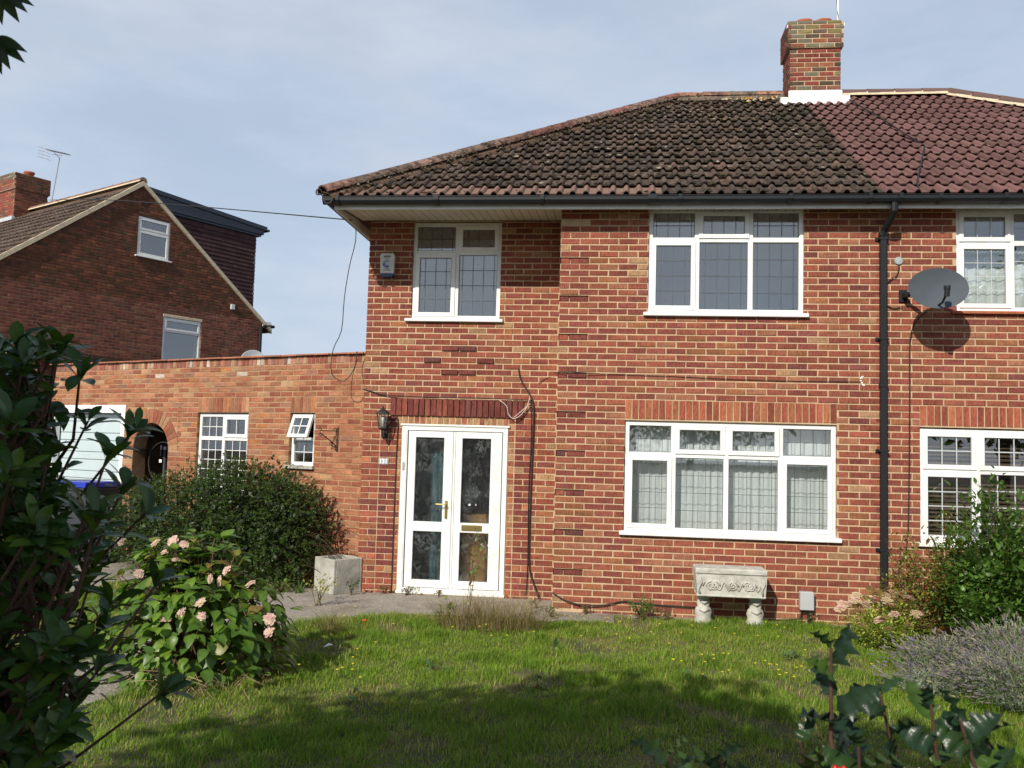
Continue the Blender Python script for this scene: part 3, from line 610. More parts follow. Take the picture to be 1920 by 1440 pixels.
tag(sb.build('side_brickwork',M['brick'],chim),kind='stuff')
b=MB(); b.bev(cx0-.02,cx1+.02,cy0-.035,cy0-.004,7.30,7.61,.004); b.bev(cx1+.021,cx1+.14,cy0-.03,cy0+.25,7.30,7.53,.01); b.bev(cx0-.14,cx0-.021,cy0-.03,cy0+.25,7.30,7.51,.01); b.build('flashing',M['white'],chim)
b=MB(); b.prismz([(cx0,cy0+.02),(cx1,cy0+.02),(cx1,cy1),(cx0,cy1)],8.72,8.76); b.build('flaunching',M['mortarG'],chim)
for x in (3.56,3.86):
    b=MB(); b.lathe([(.125,8.72),(.128,8.775),(.14,8.785),(.142,8.815),(.132,8.82),(.11,8.818),(.10,8.73)],(x,cy0+.19,0),18); b.build('chimney_pot',M['terra'],chim,smooth=True)
b=MB(); b.box(cx0-.05,cx0-.037,cy0-.045,cy0+.02,8.62,8.67); b.box(cx1+.037,cx1+.05,cy0-.045,cy0+.02,8.63,8.68); b.build('mast_clip',M['white'],chim)
t=thing('aerial_mast','thin grey aerial pole rising from the right of the red brick ridge chimney','aerial mast',(4.06,3.8,8.6)); b=MB(); b.tube([(0,0,0),(.005,0,.6),(0.01,0,1.7)],.012,6); b.build('pole',M['alum'],t); b=MB(); b.tube([(0.013,-.01,.1),(-.02,-.012,.5),(.012,-.01,.9),(.0,-.01,1.5)],.005,5); b.build('cable',M['cable'],t)
# ================================================================ RIGHT-HAND HOUSE
nb=thing('adjoining_house','right half of the brick pair, with newer purple-brown roof tiles, cut off by frame','house',(3.6,0,0))
# local coords = world - 3.6
B=Bricks(); nh=[(.42,2.77,.975,2.5),(.82,2.6,3.55,4.8)]
B.courses(-.045,6.4,.025,4.76,nh,phase=.0,jit=.004,special=lambda k,x,z: False if (abs(x+.02)<.0) else None)
for i in range(31): B.put(.42+.0758*(i+.5),-random.uniform(0,.003),2.3875,.066,.215,'orange',True)
B.finish(nb,'brick',EY)
w=MB(); slab(w,-.05,6.4,0,4.8,[(.42,2.77,.985,2.262),(.82,2.6,3.55,4.76)])
w.box(6.1,6.4,.26,8,0,4.78); w.box(-.05,6.4,7.8,8,0,4.78); w.box(-.049,.06,.27,7.8,0,4.78); w.box(.06,6.1,3.3,3.4,.05,4.78,mi=1); w.box(.06,6.1,.26,3.3,2.45,2.55,mi=1)
w.build('wall',[M['mortar'],M['wallin']],nb)
window(nb,.42,2.77,.99,2.25,[(.42,1.04,.99,1.785,True),(1.04,1.64,.99,1.785,False),(1.64,2.2,.99,1.785,False),(2.2,2.77,.99,1.785,True),(.42,1.04,1.785,2.25,True),(1.04,1.64,1.785,2.25,True),(1.64,2.2,1.785,2.25,True),(2.2,2.77,1.785,2.25,True)],lead=(.165,.168),leadm='leadw',sill=(.04,.045,.035),lw=.012,white=True)
window(nb,.82,2.6,3.56,4.72,[(.82,1.42,3.56,4.33,True),(1.42,2.0,3.56,4.33,False),(2.0,2.6,3.56,4.33,True),(.82,1.42,4.33,4.72,True),(1.42,2.0,4.33,4.72,False),(2.0,2.6,4.33,4.72,True)],lead=(.16,.165),leadm='leadw',lw=.007,white=True)
s=MB(); s.bev(.76,2.66,-.045,.02,3.525,3.557,.004); s.build('tile_sill',M['terra'],nb)
b=MB(); board(b,-.05,6.6,-.23,-.001)
b.build('soffit',M['soffit'],nb); b=MB(); b.bev(-.049,6.6,-.255,-.231,4.655,4.80,.004); b.build('fascia',M['upvc'],nb); b=MB(); gutter(b,.0,6.6); b.build('gutter',M['black'],nb)
for x in (.12,.53,1.2,2.0): gbr(nb,x,.02)
# right roof is built in world coords, child offset back by -3.6
def nbfix(o): o.location.x-=3.6
pre=set(o.name for o in bpy.data.objects)
underlay(nb,3.55,10.2,0,1)
tiles(nb,3.55,10.2,'tilenew',[(.150,.078,.070),(.142,.074,.067),(.160,.083,.074)],'R',.0004,300,False,1)
caps(nb,(4.14,RYY,RZ+.03),(RX2,RYY,RZ+.03),4,'ridge_tile','tilenew',[(.13,.08,.07)],gap=.04/4,bed=1)
caps(nb,(RX2,RYY,RZ+.03),(10.2,EYv,EZ+.02),16,'hip_tile','tilenew',[(.13,.08,.07)],gap=.04/16,bed=1)
b=MB(); b.tube([tuple(tomat(np.array([[x,u,.075]]))[0]+np.array([0,EYv,EZ])) for x,u in [(4.2,4.9),(4.35,3.6),(4.45,2.4),(4.5,1.9),(4.3,1.3),(4.1,.7),(3.95,.25),(3.9,0)]],.009,5); b.build('aerial_lead',M['cable'],nb)
for o in bpy.data.objects:
    if o.parent==nb and o.name not in pre: nbfix(o)
# ================================================================ CURTAINS AND BLINDS
def curtain(label,x0,x1,z0,z1,y,seed,mats=('curt','curtd'),frill=None,cat='curtain',amp=.02,col='curt',group=None):
    t=thing('net_curtain',label,cat,((x0+x1)/2,y,z0),group=group); m=(x0+x1)/2
    b=MB(); V,Fq=folds(x0-m,x1-m,0,z1-z0,0,amp*.6,.10,int((x1-x0)*70),8,bottom=0,seed=seed); b.add(V,Fq); b.build('drape',M[col],t,smooth=True)
    b=MB(); V,Fq=folds(x0-m,x1-m,.12,z1-z0,.05,amp*.9,.17,int((x1-x0)*60),8,bottom=.10,seed=seed+9); b.add(V,Fq); b.build('swag',M[col],t,smooth=True)
    if frill:
        for za,zb_ in frill:
            b=MB(); V,Fq=folds(x0-m,x1-m,za-z0,zb_-z0,-.03,.013,.045,int((x1-x0)*140),5,bottom=.035,seed=seed+5); b.add(V,Fq); b.build('frill',M['curtd'],t,smooth=True)
    return t
curtain('pleated white net curtain with frill behind the wide ground-floor window of the mossy-roofed half',.80,1.93,.99,2.22,.24,1,frill=[(1.74,1.84)])
curtain('pleated white net curtain with frill, right half of the wide ground-floor window beside the downpipe',1.94,3.12,.99,2.22,.24,2,frill=[(1.72,1.82)])
t=thing('pane_brightener','pale backing added behind the three-light upstairs window to brighten its panes','added backing',(1.9,.95,3.2)); b=MB(); V,Fq=folds(-1.3,1.3,0,1.53,0,.002,.5,40,3,seed=4); b.add(V,Fq); b.build('cloth',M['pane_lift'],t,smooth=True)  # added sheet, no real furnishing: lifts the tone of the sky-reflecting panes
t=thing('pane_brightener','pale backing added behind the two-light upstairs window to brighten its panes','added backing',(-1.4,YL+.9,3.2)); b=MB(); V,Fq=folds(-.8,.8,0,1.53,0,.002,.5,30,3,seed=5); b.add(V,Fq); b.build('cloth',M['pane_lift'],t,smooth=True)  # second added sheet, brightens the panes above the door
curtain('white net curtain with swagged top behind the upstairs window near the satellite dish',4.44,6.2,3.5,4.28,.26,5,frill=[(4.20,4.30)])
t=thing('venetian_blind','dark brown wooden venetian blind in the ground-floor window at the right edge','blind',(5.19,.17,.98))
for k in range(27):
    b=MB(); b.add([(-1.15,-.018,-.013),(1.15,-.018,-.013),(1.15,.018,.013),(-1.15,.018,.013),(-1.15,-.016,-.016),(1.15,-.016,-.016),(1.15,.02,.010),(-1.15,.02,.010)],[(0,1,2,3),(7,6,5,4),(0,4,5,1),(1,5,6,2),(2,6,7,3),(3,7,4,0)]); 
    if k==0: sm=b.mesh('slat',M['blind'])
    link('slat',sm,t,(0,0,.02+k*.046))
# ================================================================ SIDE WING
wing=thing('side_wing','low flat-topped orange brick wing with arch, small windows and pale garage door','house wing',(-2.5,1.15,0),-rad(24))
B=Bricks(); AX,AZ,AR=-4.38,1.73,.415
wh=[(-3.345,-2.27,1.0,2.5375),(-1.455,-.995,1.575,2.5375),(-6.955,-5.02,0,2.425)]
def archclip(z):
    if z<AZ: return (-9,9,(AX-AR,AX+AR))
    d=.635**2-(z-AZ)**2
    return (-9,9)+(((AX-math.sqrt(d),AX+math.sqrt(d)),) if d>0 else ())
def wspec(k,x,z):
    if 2.70<z<2.765 and (abs(x+1.49)<.06 or abs(x+3.13)<.06): return ('dark',-.004)
    if z>2.86 and random.random()<.22: return ('cap',0)
    if x>-.9 and z<1.6 and random.random()<.12: return ('buff',0)
B.courses(-7.03,.12,.01,2.99,wh,zb=.0625,pal='wing',clip=archclip,special=wspec,phase=.03,jit=.003)
for x0,x1,n in ((-3.345,-2.27,14),(-1.455,-.995,6)):
    p=(x1-x0)/n
    for i in range(n): B.put(x0+p*(i+.5),-random.uniform(0,.003),2.425,p-.011,.213,'wing',True)
x=-7.03
while x<.1:
    B.put(x+.037,-random.uniform(0,.005),3.047,.064,.105,'cap'); x+=.075
B.finish(wing,'brickH',EY)
for o in wing.children:
    if o.name.startswith('soldier'): pass
w=MB()
slab(w,-7.02,.15,0,3.1,[(-3.345,-2.27,1.0,2.3125),(-1.455,-.995,1.575,2.3125),(-6.95,-5.03,0,2.42),(AX-AR,AX+AR,0,AZ),(AX-.66,AX+.66,AZ,2.41)],y0=.003,th=.24)
n=20; P=[(AX-.66,AZ)]+[(AX-AR*math.cos(math.pi*i/n),AZ+AR*math.sin(math.pi*i/n)) for i in range(n+1)]+[(AX+.66,AZ),(AX+.66,2.41),(AX-.66,2.41)]
for i in range(n):
    a0,a1=math.pi*i/n,math.pi*(i+1)/n
    def outp(a):
        c,s_=-math.cos(a),math.sin(a); k=min(.66/max(abs(c),1e-6),.68/max(s_,1e-6)); return (AX+c*k,AZ+s_*k)
    q=[(AX-AR*math.cos(a0),AZ+AR*math.sin(a0)),outp(a0),outp(a1),(AX-AR*math.cos(a1),AZ+AR*math.sin(a1))]
    V=[(x_,.003,z_) for x_,z_ in q]+[(x_,.243,z_) for x_,z_ in q]; w.add(V,[(0,1,2,3),(7,6,5,4),(0,3,7,4)])
for zz in (0,): 
    for sg in (-1,1): w.add([(AX+sg*.66,.003,AZ),(AX+sg*.66,.003,2.41),(AX+sg*.60,.003,2.41),(AX+sg*.60,.003,AZ)],[(0,1,2,3)])
w.add([(AX-.66,.0035,2.30),(AX+.66,.0035,2.30),(AX+.66,.0035,2.41),(AX-.66,.0035,2.41)],[(0,1,2,3)])
w.box(-7.02,-6.8,.25,4.2,0,3.0); w.box(-7.0,.9,4.0,4.2,0,3.0); w.box(-7.0,1.2,.245,4.1,2.8,2.95,mi=1); w.box(-5.0,-4.85,.26,3.9,0,2.8,mi=2); w.box(-3.9,-3.75,.26,3.9,0,2.8,mi=2); w.box(-2.1,-2.0,.26,3.9,0,2.8,mi=1); w.box(.5,.6,.3,3.9,0,2.8,mi=1)
w.box(-4.9,-3.8,3.8,3.9,0,2.8,mi=2); w.build('wall',[M['mortarW'],M['wallin'],M['mortarD']],wing)
for i in range(19):      # arch voussoirs
    a=math.pi*(i+.5)/19; r0,r1=AR+.004,.632; h0,h1=.030,.046; c,s_=-math.cos(a),math.sin(a); tx,tz=s_,-c
    pts=[(AX+c*r0+tx*(-h0),AZ+s_*r0+tz*(-h0)),(AX+c*r0+tx*h0,AZ+s_*r0+tz*h0),(AX+c*r1+tx*h1,AZ+s_*r1+tz*h1),(AX+c*r1-tx*h1,AZ+s_*r1-tz*h1)]
    b=MB(); b.prism(pts[::-1],-.002-random.uniform(0,.003),.06,shade(PAL['wing'][pick('wing')][0],random.uniform(.85,1.1))); b.build('arch_brick',M['brick'],wing)
x=-7.05
while x<.05:   # thin coping tiles
    b=MB(); b.bev(x+.002,x+.298,-.045+random.uniform(-.006,.004),.26,3.105+random.uniform(-.002,.002),3.128,.004,shade((.36,.15,.095),random.uniform(.75,1.15))); b.build('coping_tile',M['brick'],wing); x+=.30
b=MB(); b.add([(-7.0,.25,3.09),(.9,.25,3.09),(.9,4.2,3.0),(-7.0,4.2,3.0)],[(0,1,2,3)]); b.build('flat_roof',M['mortarD'],wing)
window(wing,-3.335,-2.28,1.0,2.30,[(-3.335,-2.815,1.0,1.93,False),(-2.815,-2.28,1.0,1.93,False),(-3.335,-2.815,1.93,2.30,False),(-2.815,-2.28,1.93,2.30,True)],lead=(.155,.15),leadm='white',lw=.009,white=True,y=.045)
fr=window(wing,-1.447,-1.003,1.585,2.30,[(-1.447,-1.003,1.585,1.94,False)],lead=(.17,.17),leadm='white',lw=.009,white=True,y=.045,sill=(.04,.05,.045),sillm='concrete')
b=MB(); b.bev(-1.397,-1.053,.048,.11,1.925,1.975,.004); b.build('transom',M['upvc'],fr)
# the small top light is hung open at the bottom
sw,shh=.37,.335; b=MB(); 
for a in ((-sw/2,-sw/2+.05,-shh,0),(sw/2-.05,sw/2,-shh,0),(-sw/2+.048,sw/2-.048,-.05,-.001),(-sw/2+.048,sw/2-.048,-shh+.001,-shh+.05)): b.bev(a[0],a[1],-.02,.02,a[2],a[3],.004)
so=b.build('open_sash',M['upvc'],fr,(-1.225,.03,2.285),rot=(-rad(20),0,0))
b=MB(); b.box(-sw/2+.045,sw/2-.045,-.006,.006,-shh+.045,-.045); b.box(-.006,.006,-.012,-.008,-shh+.05,-.05,mi=1); b.box(-sw/2+.05,sw/2-.05,-.012,-.008,-shh/2-.006,-shh/2+.006,mi=1); b.build('open_pane',[M['glass'],M['white']],fr,(-1.225,.03,2.285),rot=(-rad(20),0,0))
# garage door with white surround
g=MB(); g.bev(-6.96,-6.87,-.012,.10,0,2.30,.004); g.bev(-5.115,-5.02,-.012,.10,0,2.30,.004); g.bev(-6.97,-5.01,-.018,.10,2.295,2.425,.005); gf=g.build('garage_frame',M['white'],wing)
z=.08; k=0
while z<2.28:
    h=.125 if k%2 else .19; b=MB(); b.bev(-6.868,-5.117,.115,.14,z+.004,min(z+h-.004,2.29),.006); b.build('door_panel',M['door'],gf); z+=h; k+=1
b=MB(); b.box(-6.9,-5.1,.14,.15,.05,2.29); b.build('door_back',M['groove'],gf)
# things on or by the wing
t=thing('basket_bracket','ornate rusty hanging basket bracket on the orange brick wall right of small window','bracket',(-2.5,1.15,0),-rad(24))
b=MB(); b.bev(-.585,-.555,-.014,0,1.80,2.12,.003); b.tube([(-.57,-.012,1.86),(-.60,-.1,1.93),(-.66,-.25,2.04)],.008,6); 
def curl(cx,cy,cz,dx,dy,r=.03,s=1): return [(cx+dx*r*(1-k/14)*math.cos(k*.55),cy+dy*r*(1-k/14)*math.cos(k*.55),cz+s*r*(1-k/14)*math.sin(k*.55)) for k in range(12)]
b.tube([(-.57,-.012,2.07),(-.66,-.26,2.07)],.007,6)
for c in ((-.66,-.25,2.08,-.35,-.9),(-.655,-.25,2.01,-.35,-.9),(-.585,-.04,2.08,-.35,-.9),(-.585,-.05,1.97,-.35,-.9),(-.6,-.09,1.89,-.35,-.9),(-.578,-.03,1.83,-.35,-.9)): b.tube(curl(*c),.006,5)
b.build('ironwork',M['rust'],t)
t=thing('metal_hoop','thin upright metal hoop standing inside the dark brick archway','hoop',(-2.5,1.15,0),-rad(24)); b=MB(); hx,hz=-4.30,1.53
b.tube([(hx+.33*math.cos(a*math.pi/16),.18,hz+.32*math.sin(a*math.pi/16)) for a in range(33)],.010,6); b.build('rim',M['iron'],t)
b=MB(); b.bev(hx-.035,hx-.005,.15,.19,1.63,1.80,.004); b.tube([(hx+.03,.2,1.2),(hx+.03,.2,1.78)],.03,8); b.tube([(hx,.2,.1),(hx,.2,1.3)],.02,6); b.build('stand',M['bin'],t)
tag(link('white_tag',(lambda b:(b.bev(-.03,.03,-.004,.004,0,.05,.002),b.mesh('white_tag',M['white']))[1])(MB()),None,Vector((-2.5,1.15,0))+Matrix.Rotation(-rad(24),3,'Z')@Vector((hx+.0,.14,1.53)),(0,0,-rad(24))),'small white card hanging in the dark brick archway by the hoop','tag')
t=thing('satellite_dish','small grey dish showing just above the orange brick wing, before the far gable','satellite dish',(-5.02,3.2,3.02)); b=MB(); b.lathe([(.0,0),(.10,.008),(.19,.03),(.195,.034),(.185,.03),(.1,.002)],(0,0,0),24); o=b.build('reflector',M['dishg'],t,(0,0,.13),rot=(rad(75),0,rad(20)),smooth=True); b=MB(); b.tube([(0,.02,-.1),(0,.02,.12)],.015,6); b.build('stalk',M['iron'],t)
# wheelie bins
def wbin(x,y,rz,lid,label):
    t=thing('wheelie_bin',label,'bin',(x,y,GZ),rz,'wheelie bins outside the garage'); b=MB()
    V=[(-.22,-.26,.06),(.22,-.26,.06),(.22,.24,.06),(-.22,.24,.06),(-.29,-.34,1.1),(.29,-.34,1.1),(.29,.34,1.1),(-.29,.34,1.1)]; b.add(V,[(0,3,2,1),(4,5,6,7),(0,1,5,4),(1,2,6,5),(2,3,7,6),(3,0,4,7)]); b.bev(-.3,.3,-.36,.35,1.06,1.11,.008); b.build('body',M['bin'],t)
    b=MB(); b.prismz([(-.31,-.38),(.31,-.38),(.31,.30),(.2,.38),(-.2,.38),(-.31,.30)],1.115,1.15); b.prismz([(-.27,-.34),(.27,-.34),(.27,.28),(-.27,.28)],1.15,1.185); b.build('lid',M[lid],t)
    b=MB(); b.tube([(-.25,.40,1.08),(.25,.40,1.08)],.018,8); b.build('handle',M['bin'],t)
    for s_ in (-1,1):
        b=MB(); b.lathe([(.10,-.03),(.105,-.02),(.105,.02),(.10,.03)],(0,0,0),14); b.build('wheel',M['black'],t,(s_*.26,.24,.105),rot=(0,rad(90),0))
wbin(-6.90,2.05,-.3,'binblue','black wheelie bin with blue lid before the pale garage door'); wbin(-7.55,2.35,-.25,'dishg','black wheelie bin with grey lid, further left behind the leafy shrub')
# ================================================================ FAR GABLE HOUSE
far=thing('gable_house','dark brown brick gable-ended house with roof dormer behind the orange brick wing','house',(-12.217,8.47,0),rad(61))
B=Bricks(); AP=(2.25,8.17)
def gclip(z):
    if z<=5.3: return (-1.62,6.14)
    k=(AP[1]-z)/(AP[1]-5.32)
    return None if k<=.01 else (AP[0]-3.87*k,AP[0]+3.87*k)
gh=[(2.2,3.09,6.42,7.44),(3.035,4.16,3.55,5.08)]
B.courses(-1.62,6.13,2.6,5.29,gh,pal='gable',zb=5.295-.075*60,clip=gclip)
B.finish(far,'brickG',EY,300,'lower_brickwork')
B=Bricks(); B.courses(-1.62,6.13,5.30,8.15,gh,pal='gabled',zb=5.295,clip=gclip); B.finish(far,'brickG',EY,0,'gable_brickwork')
w=MB(); slab(w,-1.61,6.13,0,5.295,[(3.035,4.16,3.55,5.08)],y0=.005,th=.3)
V=[(-1.6,5.295),(6.12,5.295),(2.25,8.16)]
for y_,f in ((.005,1),(.3,-1)):
    def T(a,b_,c_): w.add([(a[0],y_,a[1]),(b_[0],y_,b_[1]),(c_[0],y_,c_[1])],[(0,1,2)],mi=2)
    a,b_,c_,d_=(2.2,6.42),(3.09,6.42),(3.09,7.44),(2.2,7.44); Lc,Rc,Tp=V
    for tri in ((Lc,Rc,b_),(Lc,b_,a),(Rc,c_,b_),(Rc,Tp,c_),(Tp,d_,c_),(Tp,Lc,d_),(Lc,a,d_)): T(*tri)
for q in ((2.2,3.09,6.42,7.44),): 
    a,b_,c_,d_=q; VV=[(a,.005,c_),(b_,.005,c_),(b_,.005,d_),(a,.005,d_),(a,.3,c_),(b_,.3,c_),(b_,.3,d_),(a,.3,d_)]; w.add(VV,[(0,4,5,1),(1,5,6,2),(2,6,7,3),(3,7,4,0)],mi=2)
w.box(-1.61,-1.4,.31,9,0,5.25); w.box(5.92,6.13,.31,9,0,5.25); w.box(-1.6,6.12,8.8,9,0,5.3); w.box(-1.3,5.8,2.5,2.6,0,5.2,mi=1)
w.build('wall',[M['mortarG'],M['wallin'],M['mortarD']],far)
window(far,2.2,3.09,6.43,7.43,[(2.2,3.09,6.43,7.08,True),(2.2,3.09,7.08,7.43,True)],lead=None,y=.02,sill=(.06,.06,.03))
window(far,3.045,4.15,3.56,5.0,[(3.045,4.15,3.56,4.66,False),(3.045,4.15,4.66,5.0,True)],lead=None,y=.02)
b=MB(); b.bev(3.02,4.17,-.01,.1,5.005,5.08,.006); b.build('lintel',M['bed'],far)
b=MB(); b.bev(5.04,5.17,-.03,0,5.48,5.62,.004); 
for k in range(5): b.box(5.055,5.155,-.036,-.03,5.495+k*.024,5.505+k*.024)
b.build('wall_vent',M['upvc'],far)
# roof: left slope tiled
SL=math.atan2(8.27-5.25,3.95); cs,sn=math.cos(SL),math.sin(SL)
def groof(sgn,y0,y1,name,m,th=.06,ext=.25,tint=(.1,.08,.06)):
    b=MB(); e=(2.25+sgn*(3.95+ext),5.25-ext*math.tan(SL)); 
    V=[(2.25,y0,8.27),(e[0],y0,e[1]),(e[0],y1,e[1]),(2.25,y1,8.27)]; V+=[(x_,y_,z_-th) for x_,y_,z_ in V]
    b.add(V,[(0,1,2,3),(7,6,5,4),(0,4,5,1),(1,5,6,2),(2,6,7,3),(3,7,4,0)],tint); return b.build(name,m,far)
groof(-1,-.03,9.1,'roof',M['mortarD']); groof(1,-.03,9.1,'roof',M['mortarD'])
b=MB(); wv=[(-.004,0),(.03,.018),(.07,.026),(.11,.018),(.15,0)]
for r in range(14):
    for c in range(58):
        d0=r*.345+.02; xx=2.25-(4.15*1.0/cs-d0-.345)*cs if 0 else None
        ue=(4.2/cs)-r*.345; ut=ue-.37; y=.0+c*.155
        if ut<-.05: continue
        pts=[]
        for u_,lift in ((ue,.05),(max(ut,0),.008)):
            for dy_,h in wv: pts.append((2.25-u_*cs-(lift+h)*0-(h+lift)*sn, y+dy_, 8.27-u_*sn+(h+lift)*cs))
        for dy_,h in wv: pts.append((2.25-ue*cs-(.02+h)*sn,y+dy_,8.27-ue*sn+(.02+h)*cs))
        b.add(pts,[(i,i+1,6+i,5+i) for i in range(4)]+[(10+i,11+i,i+1,i) for i in range(4)],shade(random.choice([(.12,.08,.065),(.14,.10,.08),(.10,.075,.06)]),random.uniform(.75,1.25)))
tag(b.build('roof_tiles',M['tileold'],far),kind='stuff')
b=MB()
for sgn in (-1,1):
    P0=(2.25,8.27+.04); e=4.2; P1=(2.25+sgn*e,8.27+.04-e*math.tan(SL)); P2=(P1[0],P1[1]-.12); P3=(2.25,8.27-.08)
    b.prism([P0,P1,P2,P3],-.055,.03)
b.build('verge',M['bed'],far)
caps(far,(2.25,-.03,8.29),(2.25,7.2,8.29),17,'ridge_tile','tilenew',[(.25,.14,.10),(.20,.12,.09)],gap=.05/17,bed=1,r=.10)
# dormer
b=MB(); b.prism([(2.30,8.27),(6.26,8.04),(6.26,7.93),(2.36,8.16)],.12,6.2); b.prism([(2.40,8.155),(6.18,7.935),(6.18,7.80),(2.9,7.79)],.16,6.15); b.prism([(2.85,7.79),(6.12,7.805),(6.12,7.74),(2.95,7.73)],.20,6.1,mi=0)
b.tube([(6.30,.1,7.94),(6.30,6.2,7.94)],.04,8); dm=b.build('dormer',M['navy'],far)
b=MB(); b.prism([(2.95,7.74),(5.95,7.74),(5.95,5.45),(5.95-.06,5.42)],.26,6.0,(.05,.03,.03)); b.build('dormer_wall',M['tilenew'],dm)
b=MB()
for r in range(21):
    z=7.70-r*.11; xl=2.25+(8.27-z-.1)/math.tan(SL)-.1; xr=5.97; x=xl
    while x<xr:
        x2=min(x+.165,xr+.015); b.add([(x,.225,z-.115),(x2-.004,.225,z-.115),(x2-.004,.25,z),(x,.25,z),(x,.245,z-.115),(x2-.004,.245,z-.115)],[(0,1,2,3),(4,5,1,0)],shade((.062,.030,.030),random.uniform(.75,1.25))); x+=.165
tag(b.build('hung_tiles',M['tilenew'],dm),kind='stuff')
b=MB(); b.bev(6.15,6.45,-.02,.02,5.12,5.30,.004); b.build('soffit_end',M['upvc'],far)
b=MB(); b.bev(6.38,6.56,-.06,9,5.14,5.22,.02); b.tube([(6.05,-.06,2.6),(6.05,-.06,5.08),(6.2,-.04,5.16),(6.4,0,5.18)],.045,8); b.build('gutter',M['black'],far)
# far chimney
fc=MB(); fc.box(1.82,2.72,5.02,5.98,7.6,8.92); fc.box(1.78,2.76,4.98,6.02,8.92,9.38); fch=fc.build('chimney',M['mortarG'],far,(-.05,.48,-.10))
CB=Bricks(); CB.courses(1.81,2.73,7.9,8.92,y=5.01,pal='gable',zb=7.9); CB.courses(1.77,2.77,8.92,9.38,y=4.97,pal='gable',zb=8.92,special=lambda k,x,z:('gabled',0)); CB.finish(fch,'brickG',EY,300)
sb=MB()
for k in range(20):
    zz=7.9+.075*k; xx=1.81 if zz<8.9 else 1.77; yy=5.02+(.11 if k%2 else 0); ye=5.98
    while yy<ye-.03:
        y2=min(yy+.215,ye); V=brickV(y2-yy,.063,.03); sb.add(np.stack([xx+V[:,1],(yy+y2)/2-V[:,0],zz+.0375+V[:,2]],1),BT_F,shade(PAL['chim'][pick('chim')][0] if k<17 else PAL['lichen'][pick('lichen')][0],1.3)); yy=y2+.01
tag(sb.build('side_brickwork',M['brick'],fch),kind='stuff')
for y_ in (5.25,5.75):
    b=MB(); b.lathe([(.12,9.38),(.125,9.48),(.15,9.50),(.15,9.54),(.11,9.54),(.10,9.4)],(2.27,y_,0),14); b.build('chimney_pot',M['terra'],fch,smooth=True)
b=MB(); b.bev(1.70,1.80,4.9,6.1,7.85,8.1,.01); b.build('flashing',M['flash'],fch)
# TV aerial
t=thing('tv_aerial','multi-element TV aerial on thin mast above the far roof ridge','aerial',(0,0,0))
Mw=Matrix.Translation((-12.217,8.47,0))@Matrix.Rotation(rad(61),4,'Z')
p0=Mw@Vector((2.25,4.45,8.28)); t.location=p0
b=MB(); b.tube([(0,0,0),(.14,.05,1.40)],.016,6); b.build('mast',M['alum'],t)
b=MB(); A_=Vector((-.22,-.05,1.22)); Z_=Vector((.62,-.35,.98)); b.tube([A_,Z_],.013,5); b.tube([Vector((.12,.05,1.0)),Vector((.0,-.08,1.16))],.008,5); b.tube([Vector((-.05,-.05,1.08)),Vector((.35,-.2,1.0))],.008,5)
sd_=(Z_-A_).normalized().cross(Vector((0,0,1))).normalized()
for k in range(11): c=A_.lerp(Z_,.12+.085*k); b.tube([c-sd_*.11,c+sd_*.11],.014,4)
for k in range(4):
    for s_ in (-1,1): c=A_+Vector((0,0,.09*(k-1.5)+(-.12))); b.tube([c,c+sd_*.20*s_+Vector((-.06,0,0))],.005,4)
b.tube([A_,A_+Vector((0,0,-.3))],.006,4); b.build('array',M['alum'],t,(.02,0,.38))
# neighbour's low garage at far left
lg=thing('left_garage','low garage with pale fascia and white door half hidden behind the left shrub','garage',(-10.2,4.9,0),-rad(8))
b=MB(); b.box(-.55,.42,.0,.3,0,3.3); b.box(.2,.42,.3,5,0,3.3); b.box(-6,-3.2,0,.3,0,3.3); b.box(-6,.42,.3,.6,2.4,3.3); b.box(-3.2,-.55,.02,.3,2.45,3.3); b.build('wall',M['mortarG'],lg)
B=Bricks(); B.courses(-.54,.43,.1,3.28,y=-.01,pal='gable'); B.finish(lg,'brickG',EY,300)
sb=MB()
for k in range(42):
    yy=.0+(.11 if k%2 else 0)
    while yy<3: V=brickV(.213,.063,.03); sb.add(np.stack([.432-V[:,1],(yy+.107)+V[:,0],.14+.075*k+V[:,2]],1),BT_F,shade(PAL['gable'][pick('gable')][0],1)); yy+=.225
tag(sb.build('side_brickwork',M['brickG'],lg),kind='stuff')
b=MB(); b.bev(-6,.55,-.18,.0,3.28,3.46,.01); b.build('fascia',M['bed'],lg); b=MB(); b.box(-6,.6,-.15,5,3.465,3.49); b.bev(.44,.62,-.2,3,3.28,3.46,.01); b.build('roof',M['mortarD'],lg)
b=MB(); b.bev(-3.2,-.56,.05,.1,0,2.44,.005); 
for k in range(9): b.box(-3.15,-.6,.043,.05,.2+k*.25,.21+k*.25,mi=1)
b.build('door',[M['white'],M['grey']],lg); b=MB(); b.bev(-3.2,-.56,.02,.06,2.46,3.26,.005); b.build('panel',M['white'],lg)
